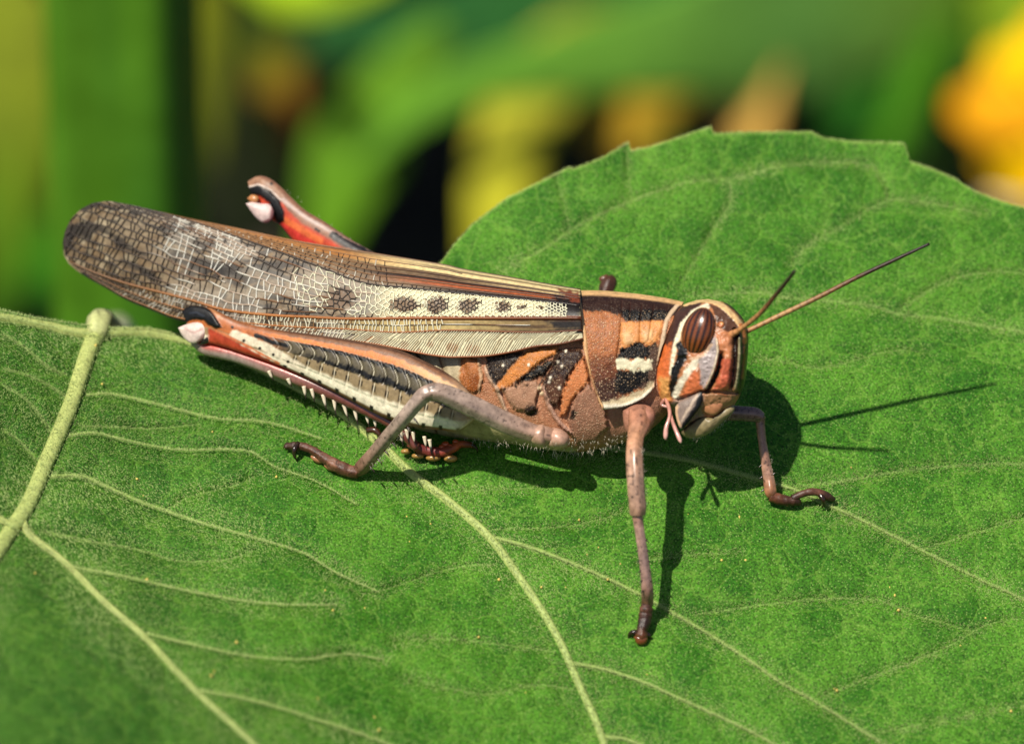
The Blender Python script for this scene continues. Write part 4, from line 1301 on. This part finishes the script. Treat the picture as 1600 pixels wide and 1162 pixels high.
for (x, y, r) in [(696,694,5), (704,697,4), (690,698,4), (712,690,4)]:
    lump('foot_joint', [(x + r * 1.3 * math.cos(v), y + r * math.sin(v)) for v in np.linspace(0, 2 * np.pi, 10, endpoint=False)], leafd(x, y) - 26, 5, A(190, 80, 34), hind, 'smooth', (0, 0), rings=5, n=16)
tube('claw', [(574,672,kd(574,-70),5), (586,672,kd(586,-72),5), (594,680,kd(594,-72),3.5), (597,690,kd(597,-70),1)], A(70, 40, 28), M['smooth'], hind, 14, 8)
tube('claw', [(736,694,leafd(736,705)-12,3), (744,700,leafd(744,706)-8,2), (746,707,leafd(746,708)-4,.6)], A(40, 26, 20), M['smooth'], hind, 10, 7)

# far hind leg: its knee shows above the wings
FT2 = [(640,430),(610,410),(580,392),(555,378),(530,362),(505,345),(478,329),(455,308),(440,293),(425,281),(410,275),(397,277),(387,284)]
FB2 = [(640,470),(610,455),(580,440),(555,428),(530,418),(505,404),(480,392),(462,380),(450,366),(438,352),(428,346),(414,336),(394,312)]
t2 = spl(np.array(FT2, float), 50); b2 = spl(np.array(FB2, float), 50)
s2 = np.linspace(0, 1, 50)
xm = (t2[:, 0] + b2[:, 0]) / 2
st2 = np.c_[t2, b2, np.interp(s2, [0, .5, .8, .92, 1], [26, 20, 16, 17, 8]), bc(xm) + 70]
def paint_femur2(X, Y, U, W):
    p = Paint(X, Y, A(204, 76, 48))
    p.mask(1 - sstep(.34, .44, W + .06 * p.wx), A(146, 102, 78))
    p.line([(432,302),(448,318),(476,338),(508,356),(545,378),(580,396)], A(196, 170, 158), 2.6, 2.4, 1)
    p.line([(520,368),(545,382),(575,396),(610,416)], A(30, 24, 26), 6, 1.5, 2)
    p.line([(445,345),(470,358),(500,376)], A(226, 110, 56), 5, 2.5, 1.5)
    p.line([(440,352),(470,372),(500,388)], A(216, 62, 52), 5, 2, 1.5)
    p.poly([(384,300),(388,290),(404,288),(424,298),(436,312),(444,330),(444,346),(434,350),(428,338),(420,318),(406,306),(390,306)], A(10, 7, 7), 1.5, 1.5, h=3)
    p.line([(384,290),(400,280),(420,288),(440,306)], A(160, 118, 90), 4, 1.6, .8)
    p.line([(388,292),(404,288),(424,298),(438,312)], A(226, 206, 190), 1.1, .8, .3)
    p.dots([(494,358),(498,361),(424,287)], 2.6, A(34, 26, 24))
    return p
far_hind = loft('hind_leg', st2, 150, 80, paint_femur2, M['cuticle'], hopper, 1.0, .6)
far_hind['label'] = 'far hind leg whose red and black knee rises above the wings'
lump('knee_lobe', [(384,318),(394,316),(408,318),(422,320),(428,332),(424,344),(414,349),(402,342),(392,330)], kd(405, 46), 9, A(232, 204, 196), far_hind, 'cuticle', (-.3, 0), lines=[([(428,324),(424,344),(412,349)], A(160, 110, 108), 4)])  # right edge line is shading painted onto the pale lobe
lump('knee_lobe', [(386,310),(394,304),(404,308),(402,317),(392,316)], kd(395, 50), 7, A(196, 132, 80), far_hind, 'smooth', (-.3, 0))

# --- middle leg, near side
md_ = [(872,686,-150), (850,680,-158), (838,678,-160), (800,664,-168), (760,645,-178), (720,626,-186), (692,614,-190), (676,612,-190), (668,616,-188)]
rad = [14, 17, 16, 18.5, 19, 18, 16.5, 15.5, 13]
mid = tube('middle_leg', [(x, y, d_ + 0, r) for (x, y, d_), r in zip(md_, rad)],
           [(0, A(186, 138, 112)), (.15, A(186, 148, 126)), (.5, A(172, 146, 130)), (.85, A(158, 136, 122)), (1, A(156, 128, 112))], M['leg'], hopper, 60, 22)
mid['label'] = 'near middle leg with shiny grey brown thigh crossing the hind thigh'
lump('coxa', [(852,676),(864,668),(880,672),(890,684),(886,698),(868,702),(854,696)], -150, 24, A(200, 156, 132), mid, 'leg', (-.2, 0))
lump('trochanter', [(826,670),(836,664),(850,664),(854,680),(850,698),(836,696),(826,688)], -158, 20, A(190, 150, 126), mid, 'leg', (-.2, 0))
ft = (557, 738)
tube('tibia', [(678,611,-190,14), (664,616,-189,14.5), (650,630,-184,13), (630,654,-168,12.5), (606,682,-140,12.2), (584,708,-112,12), (566,729,leafd(566,740)-16,13), (556,738,leafd(556,742)-10,9)],
     [(0, A(166, 138, 122)), (.2, A(172, 150, 136)), (.6, A(160, 132, 118)), (.92, A(136, 98, 80)), (1, A(90, 56, 40))], M['leg'], mid, 50, 18)
tube('foot', [(560,738,leafd(560,742)-12,9), (545,735,leafd(545,741)-10,10), (522,725,leafd(522,735)-12,10), (508,716,leafd(508,726)-13,8), (490,704,leafd(490,716)-14,6.5), (472,697,leafd(472,707)-13,6.5), (458,697,leafd(458,704)-10,7), (446,698,leafd(446,703)-8,4)],
     [(0, A(110, 66, 46)), (.3, A(120, 80, 60)), (.6, A(96, 58, 42)), (1, A(60, 38, 28))], M['smooth'], mid, 44, 14)
for (x, y, rx, ry) in [(495,717,10,6), (515,730,9,5), (530,736,9,5), (544,740,8,5)]:
    lump('foot_pad', [(x + rx * math.cos(v), y + ry * math.sin(v) + .4 * (x + rx * math.cos(v) - x)) for v in np.linspace(0, 2 * np.pi, 12, endpoint=False)], leafd(x, y) - 9, 7, A(176, 120, 84), mid, 'smooth', (0, 0), rings=6, n=20)
tube('claw', [(466,692,leafd(466,702)-18,4), (460,702,leafd(460,710)-20,4), (460,712,leafd(460,714)-12,2.6), (464,720,leafd(464,720)-2,.8)], A(44, 28, 22), M['smooth'], mid, 12, 8)
tube('claw', [(458,697,leafd(458,704)-10,4), (448,694,leafd(448,700)-10,3), (443,700,leafd(443,702)-4,1)], A(60, 38, 28), M['smooth'], mid, 10, 8)

for i in range(7):
    f_ = .28 + .1 * i
    x = 672 + (557 - 672) * f_ + 9; y = 614 + (738 - 614) * f_ + 7; d_ = -188 + 120 * max(0, f_ - .25)
    tube('spine', [(x - 2, y - 2, d_, 1.8), (x + 4, y + 5, d_ - 4, 1.0), (x + 6, y + 9, d_ - 5, .3)], A(52, 34, 26), M['smooth'], mid, 6, 6)
# --- front leg, near side
fr = tube('front_leg', [(1000,648,-178,22), (998,664,-196,19), (993,682,-212,14.5), (991,710,-230,14.8), (992,740,-240,15), (994,770,-244,15), (996,792,-244,15), (996,804,-242,13.5)],
          [(0, A(176, 120, 94)), (.15, A(186, 128, 98)), (.3, A(196, 142, 106)), (.7, A(178, 140, 116)), (1, A(168, 130, 108))], M['leg'], hopper, 50, 20)
fr['label'] = 'near front leg stretched straight down the leaf'
lump('coxa', [(972,640),(990,632),(1014,634),(1024,646),(1020,664),(1008,682),(988,684),(976,668)], -176, 22, A(186, 128, 104), fr, 'leg', (-.3, 0))
tube('tibia', [(995,792,-243,11), (996,806,-242,9.5), (999,828,-241,8.5), (1004,861,-238,8.6), (1008,892,-236,9.2), (1011,920,-232,10.6), (1011,940,leafd(1011,960)-22,10.4), (1009,952,leafd(1009,968)-18,9)],
     [(0, A(180, 126, 104)), (.2, A(186, 146, 130)), (.5, A(168, 134, 124)), (.75, A(160, 122, 108)), (.9, A(124, 84, 68)), (1, A(90, 56, 42))], M['leg'], fr, 50, 16)
tube('foot', [(1010,948,leafd(1010,966)-18,10), (1008,962,leafd(1008,972)-14,10.5), (1006,974,leafd(1006,984)-13,10), (1003,984,leafd(1003,992)-11,8.5), (1002,994,leafd(1002,998)-9,9.5), (1001,1002,leafd(1001,1004)-5,5)],
     [(0, A(104, 66, 50)), (.35, A(70, 42, 32)), (.6, A(56, 34, 26)), (.85, A(110, 62, 34)), (1, A(60, 36, 26))], M['smooth'], fr, 36, 14)
for cl in ([(998,988,-12,4.5), (990,987,-13,4), (984,990,-8,3), (982,997,0,1)], [(1008,990,-12,4.5), (1014,992,-10,3.6), (1017,999,0,1.2)]):
    tube('claw', [(x, y, leafd(x, y) + d_, r) for x, y, d_, r in cl], A(40, 24, 18), M['smooth'], fr, 12, 8)
for i in range(6):
    y = 842 + 16 * i; x = 1003 + (y - 842) * .1
    for sg_ in (-1, 1):
        tube('spine', [(x + sg_ * 6, y, -240, 1.6), (x + sg_ * 11, y + 5, -243, .3)], A(52, 34, 26), M['smooth'], fr, 5, 6)
lump('foot_pad', [(990,994),(1002,990),(1012,996),(1008,1006),(996,1006)], leafd(1002,1004) - 6, 7, A(120, 66, 34), fr, 'smooth', (0, 0), rings=6, n=20)

# --- front leg, far side
ff = tube('front_leg', [(1110,646,-100,14), (1136,645,-98,13.5), (1160,646,-96,13), (1180,648,-94,12.5), (1190,653,-92,10)],
          [(0, A(130, 96, 82)), (.6, A(128, 100, 92)), (1, A(130, 96, 84))], M['leg'], hopper, 30, 16)
ff['label'] = 'far front leg bent behind the jaws'
tube('tibia', [(1188,650,-92,9), (1188,662,-91,8), (1191,690,-90,7.6), (1196,720,-90,8.6), (1201,748,-90,10), (1204,768,leafd(1204,780)-16,10.5), (1207,776,leafd(1207,784)-12,8)],
     [(0, A(140, 98, 82)), (.4, A(158, 112, 92)), (.7, A(176, 134, 112)), (.9, A(170, 116, 80)), (1, A(110, 64, 40))], M['leg'], ff, 40, 14)
tube('foot', [(1204,774,leafd(1204,784)-12,9), (1216,779,leafd(1216,787)-11,9), (1230,782,leafd(1230,789)-10,8), (1244,783,leafd(1244,789)-9,7), (1250,786,leafd(1250,789)-5,4)],
     [(0, A(120, 70, 46)), (.5, A(80, 48, 34)), (1, A(60, 38, 28))], M['smooth'], ff, 26, 12)
tube('foot', [(1238,779,leafd(1238,787)-12,6), (1252,772,leafd(1252,784)-16,5.5), (1268,768,leafd(1268,780)-18,6), (1282,770,leafd(1282,780)-15,6), (1294,776,leafd(1294,782)-10,6.5), (1303,780,leafd(1303,783)-4,3.5)],
     [(0, A(70, 44, 34)), (.6, A(104, 66, 50)), (1, A(50, 32, 24))], M['smooth'], ff, 30, 12)
tube('claw', [(1280,770,leafd(1280,780)-15,4.5), (1286,780,leafd(1286,788)-16,4), (1287,788,leafd(1287,790)-8,2.2), (1284,794,leafd(1284,794),.8)], A(50, 30, 20), M['smooth'], ff, 12, 8)
for (x, y, dx, dy) in [(1194,764,-5,5),(1192,744,-6,4),(1191,726,-6,4),(1208,760,6,-4),(1206,742,6,-4),(1203,770,2,8)]:
    tube('spine', [(x, y, -92, 2.0), (x + dx, y + dy, -94, .4)], A(50, 32, 24), M['smooth'], ff, 5, 6)

# --- middle leg, far side: only its knee shows over the shield
fm = tube('middle_leg', [(912,600,70,14), (925,540,90,14), (938,480,104,14), (950,446,112,14), (953,436,114,11), (952,430,114,5)], [(0, A(90, 54, 36)), (1, A(74, 42, 30))], M['foot'], hopper, 30, 14)
fm['label'] = 'knee of the far middle leg peeping over the neck shield'
tube('tibia', [(950,434,112,7), (940,437,116,6), (936,446,122,6), (950,520,128,8), (990,620,90,8), (1020,660,leafd(1020,660)-6,7)], [(0, A(110, 66, 46)), (.2, A(50, 32, 26)), (1, A(96, 60, 44))], M['leg'], fm, 30, 12)

# fine hairs below the thorax and on the legs
def hair_line(pts, n, dirs, ln, spread=.4, jit=5):
    q = spl(np.array(pts, float), t=rng.random(n))
    q[:, :2] += rng.normal(0, jit, (n, 2))
    return P(q[:, 0], q[:, 1], q[:, 2]), np.asarray(dirs) + rng.normal(0, spread, (n, 3)), rng.uniform(*ln, n) * PX
hb = [hair_line([(720,680,kd(720,-30)),(800,692,kd(800,-40)),(870,702,kd(870,-40)),(920,704,kd(920,-40)),(970,692,kd(970,-40))], 170, -UV - .3 * FV, (6, 15)),
      hair_line([(860,690,-172),(940,690,-158),(1000,676,-170)], 60, -UV - .8 * FV, (5, 10)),
      hair_line([(1080,684,hd-30),(1120,664,hd-30),(1146,638,hd-30)], 120, -UV - .2 * FV, (4, 9), jit=3),
      hair_line([(1003,700,-236),(1006,790,-246)], 60, RV * .8 - .4 * UV - .3 * FV, (4, 7), jit=2),
      hair_line([(1201,700,-92),(1210,762,-94)], 14, RV * .8 - .1 * UV, (3, 6), jit=1),
      hair_line([(640,668,-176),(580,730,-120)], 60, RV * .6 - .6 * UV - .3 * FV, (4, 7), jit=2),
      hair_line([(412,278,kd(412,86)),(440,292,kd(440,70)),(520,354,kd(520,70)),(580,394,kd(580,70))], 10, UV + .2 * RV, (3, 5), jit=.5)]
hairs('body_hair', np.vstack([h[0] for h in hb]), np.vstack([h[1] for h in hb]), np.concatenate([h[2] for h in hb]), .36 * PX, M['ihair'], hopper)

# ------------------------------------------------------------------ the plants behind
def blade(name, ctr, hw, cols, parent, fold=0.30, n=40, m=13, tilt=0.0, mat='bgleaf', wav=0.0, teeth=0.0):
    """a leaf or petal along a centre line (px, py, depth) with half widths in px; tilt leans it sideways in depth"""
    ctr = [(x, y, d * 2.8) for x, y, d in ctr]
    c = spl(np.array(ctr, float), n)
    w = np.interp(np.linspace(0, 1, n), np.linspace(0, 1, len(hw)), hw)
    w = spl(np.c_[np.linspace(0, 1, len(hw)), hw], n)[:, 1]
    if teeth:
        w = w * (1 + teeth * (np.arange(n) % 4 - 1.5) / 3)
    w = np.maximum(w, .5)
    t = np.gradient(c[:, :2], axis=0); t /= np.linalg.norm(t, axis=1)[:, None] + 1e-9
    nrm = np.c_[-t[:, 1], t[:, 0]]
    s = np.linspace(-1, 1, m)
    X = c[:, 0:1] + nrm[:, 0:1] * w[:, None] * s; Y = c[:, 1:2] + nrm[:, 1:2] * w[:, None] * s
    Dd = c[:, 2:3] + w[:, None] * (tilt * s - fold * (1 - s ** 2)) + wav * np.sin(np.linspace(0, 9, n))[:, None] * s
    tt = np.repeat(np.linspace(0, 1, n)[:, None], m, 1)
    C = ramp_col(tt.ravel(), cols).reshape(n, m, 3)
    rb = np.abs(s)[None, :]
    C = C * (1 + .25 * (1 - sstep(.0, .12, rb)))[..., None]
    lat = np.abs(((tt * 9 - np.abs(s)[None] * .8) % 1) - .5)
    C = C * (1 + .12 * (1 - sstep(.03, .1, lat)))[..., None]
    return mesh(name, P(X, Y, Dd), grid_faces(n, m), M[mat], parent, col=C.reshape(-1, 3), thick=0.0004, off=0)

def ground_stem(parent, px, py, d, r, top=None, name='stem', col=None):
    a = P(px, py, d * 2.8)
    z = np.linspace(-0.02, a[2], 24)
    q = np.linspace(0, 2 * np.pi, 10, endpoint=False)
    V = np.zeros((24, 10, 3))
    off = (a[2] - z)
    V[..., 0] = (a[0] + .06 * off * math.sin(px) )[:, None] + r * np.cos(q)
    V[..., 1] = (a[1] + .10 * off)[:, None] + r * np.sin(q)
    V[..., 2] = z[:, None]
    return mesh(name, V, [list(f) for f in grid_faces(24, 10, True)] + caps(24, 10), M['stem'], parent, col=(A(70, 110, 24) if col is None else col))

def plant_root(name, px, py, d):
    a = P(px, py, d * 2.8)
    return empty(name, np.array([a[0], a[1] + .09, 0.0]))

# A: bush with the big pale green leaf sweeping across the background
pa = plant_root('leafy_bush', 1250, 20, 5200)
tag(pa, 'blurred bush behind with a long bright green leaf sweeping down to the left', 'bush', 'blurred plants behind')
ground_stem(pa, 1480, 20, 5600, .006)
blade('leaf', [(1520,0,5500),(1300,30,5200),(1080,62,4900),(880,100,4700),(740,130,4600),(640,180,4550),(560,260,4500)], [60,112,128,124,110,80,14],
      [(0, A(120,156,46)), (.35, A(122,178,78)), (.7, A(118,174,60)), (1, A(108,164,44))], pa, tilt=-.2)
blade('leaf', [(690,40,5300),(610,140,5250),(545,260,5200),(510,370,5150),(480,500,5150)], [20,70,74,60,16], [(0, A(100,146,36)), (1, A(92,140,22))], pa, tilt=-.3)
blade('leaf', [(1480,-20,6400),(1200,-40,6300),(900,0,6200),(700,40,6100),(480,60,6000)], [60,120,110,100,30], [(0, A(50,104,40)), (1, A(44,96,46))], pa, tilt=.3)  # leaf in shade, its shade put into the dim green
blade('leaf', [(1500,0,5600),(1560,20,5500),(1640,40,5400),(1760,90,5300)], [30,90,96,20], [(0, A(110,140,28)), (1, A(116,138,28))], pa, tilt=-.3)
blade('leaf', [(1470,-10,5700),(1420,60,5600),(1370,130,5500),(1300,235,5400)], [20,70,84,20], [(0, A(40,86,14)), (1, A(28,82,14))], pa, tilt=1.5)
blade('leaf', [(1490,20,5200),(1440,100,5000),(1400,200,4900),(1350,300,4800)], [10,26,30,10], [(0, A(70,120,18)), (1, A(60,116,16))], pa, tilt=.6)

# B: olive bush at the left, around the stem
pb = plant_root('leafy_bush', 20, 100, 4800)
tag(pb, 'blurred olive leaves behind the thick stem', 'bush', 'blurred plants behind')
ground_stem(pb, -120, -40, 5200, .006)
blade('leaf', [(-90,-60,5000),(10,40,4800),(30,200,4700),(10,360,4600),(-10,520,4550)], [30,96,90,76,20], [(0, A(112,122,30)), (.55, A(106,118,24)), (.8, A(84,112,14)), (1, A(50,96,8))], pb, tilt=-.3)
blade('leaf', [(-60,300,5400),(40,380,5300),(120,470,5200),(220,560,5200)], [20,60,60,10], [(0, A(50,104,10)), (1, A(40,96,8))], pb, tilt=.2)
blade('leaf', [(240,-120,5500),(300,0,5400),(325,130,5300),(330,260,5250)], [20,46,40,6], [(0, A(110,116,16)), (1, A(84,92,8))], pb, tilt=.2)
blade('leaf', [(250,-60,6600),(300,120,6500),(350,300,6400),(380,420,6300)], [40,90,80,20], [(0, A(28,36,5)), (1, A(12,18,3))], pb, tilt=.4)  # near-black colour paints in the shade of the gap beside the stem
blade('leaf', [(330,-80,5000),(440,-30,4900),(520,-5,4800),(620,-40,4800)], [10,50,44,10], [(0, A(150,180,30)), (1, A(150,180,30))], pb, tilt=-.2)
blade('leaf', [(400,60,6000),(430,120,5900),(455,180,5800),(470,240,5800)], [10,36,40,10], [(0, A(70,96,12)), (.5, A(112,92,18)), (1, A(110,50,18))], pb, tilt=.2)

blade('leaf', [(380,-60,6200),(430,40,6100),(450,140,6000),(440,260,6000),(400,380,6000)], [30,80,90,60,10], [(0, A(40,58,10)), (.5, A(32,42,6)), (1, A(14,22,4))], pb, tilt=.5)  # coloured almost black downwards to stand for the shaded gap
# C: withered yellow flower head with drooping rays
pc = plant_root('withered_flower', 1000, 40, 5000)
tag(pc, 'blurred withered flower behind with drooping ochre yellow petals', 'flower', 'blurred plants behind')
ground_stem(pc, 1060, 60, 5500, .004)
lump('flower_head', [(1000,30),(1040,0),(1100,0),(1150,30),(1140,70),(1090,90),(1030,80)], 5350 * 2.8, 60, A(96, 96, 24), pc, 'stem', (0, 0))
blade('petal', [(1140,20,5300),(1160,60,5150),(1170,130,5050),(1172,215,5000),(1165,290,4980)], [20,66,80,70,20], [(0, A(200,150,62)), (.6, A(222,178,92)), (1, A(206,160,70))], pc, tilt=-.1)
blade('petal', [(1040,60,5300),(1010,110,5150),(985,170,5050),(960,240,5000)], [40,94,96,40], [(0, A(160,136,34)), (1, A(184,146,40))], pc, tilt=-.4)
blade('petal', [(1020,30,5350),(920,60,5000),(830,150,4800),(785,260,4700),(772,400,4600)], [16,36,66,66,40], [(0, A(140,156,44)), (.6, A(190,186,60)), (1, A(176,172,34))], pc, tilt=-.2)

# D: bright yellow flower at the right
pd_ = plant_root('yellow_flower', 1700, 190, 4700)
tag(pd_, 'blurred bright yellow flower behind the toothed leaf edge', 'flower', 'blurred plants behind')
ground_stem(pd_, 1690, 215, 5000, .004)
fcx, fcy, fd = 1690, 190, 4700
lump('flower_centre', [(fcx + 62 * math.cos(v), fcy + 62 * math.sin(v)) for v in np.linspace(0, 2 * np.pi, 14, endpoint=False)], (fd + 10) * 2.8, 60, A(150, 90, 20), pd_, 'stem', (0, 0))
for i in range(12):
    v = i / 12 * 2 * math.pi + .12
    ln_ = 185 + 20 * math.sin(i * 2.3)
    pts = [(fcx + r_ * math.cos(v), fcy + r_ * math.sin(v), fd - 30 + 90 * (r_ / 200) ** 2 + 30 * (i % 2)) for r_ in (50, 110, 160, ln_)]
    cc = A(248, 194, 0) if i % 3 else A(226, 156, 16)
    blade('petal', pts, [26, 56, 62, 16], [(0, cc), (1, cc)], pd_, tilt=.1, n=20, m=9)
blade('bract', [(1690,400,4300),(1630,350,4200),(1590,325,4150),(1540,312,4130)], [20,30,22,6], [(0, A(220,210,170)), (1, A(226,216,190))], pd_, tilt=.2)

# E: the thicket farther back, many plants that read as one dark mass
TV, TF, TC = [], [], []
def add_leaf(c, yaw, pitch, ln_, wd, col):
    base = len(TV)
    dx = np.array([math.cos(yaw) * math.cos(pitch), math.sin(yaw) * math.cos(pitch), math.sin(pitch)])
    sx = np.array([-math.sin(yaw), math.cos(yaw), 0]); up = np.cross(dx, sx)
    for f, ww, dr in ((0, .05, 0), (.25, .8, .03), (.55, 1, .02), (.8, .6, -.04), (1, .03, -.12)):
        for s in (-1, 0, 1):
            TV.append(c + dx * f * ln_ + sx * s * ww * wd + up * (dr * ln_ + (.12 * wd if s else 0)))
            TC.append(col)
    for i in range(4):
        for j in range(2):
            a = base + i * 3 + j
            TF.append((a, a + 1, a + 4, a + 3))
for i in range(170):
    x = random.uniform(-1.5, 1.5); y = random.uniform(1.0, 4.2)
    h = random.uniform(.75, 1.2) + .1 * (y - .6)
    lx, ly = random.uniform(-.06, .06), random.uniform(-.02, .08)
    b0 = len(TV)
    for z in (-.02, h * .5, h):
        for a in range(5):
            v = a / 5 * 2 * math.pi
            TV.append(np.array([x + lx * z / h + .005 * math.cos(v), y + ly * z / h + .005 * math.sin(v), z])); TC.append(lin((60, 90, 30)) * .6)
    for k in range(2):
        for a in range(5):
            TF.append((b0 + k * 5 + a, b0 + k * 5 + (a + 1) % 5, b0 + k * 5 + 5 + (a + 1) % 5, b0 + k * 5 + 5 + a))
    for k in range(20):
        z = h * (0.35 + .68 * (k / 19)) 
        if k > 12: z = h * random.uniform(.9, 1.05)  # crown leaves added above the view to shade the plants below
        g_ = random.uniform(.6, 1.2)
        yaw = random.uniform(0, 6.28)
        if y + .17 * math.sin(yaw) < .95: yaw = random.uniform(.4, 2.7)
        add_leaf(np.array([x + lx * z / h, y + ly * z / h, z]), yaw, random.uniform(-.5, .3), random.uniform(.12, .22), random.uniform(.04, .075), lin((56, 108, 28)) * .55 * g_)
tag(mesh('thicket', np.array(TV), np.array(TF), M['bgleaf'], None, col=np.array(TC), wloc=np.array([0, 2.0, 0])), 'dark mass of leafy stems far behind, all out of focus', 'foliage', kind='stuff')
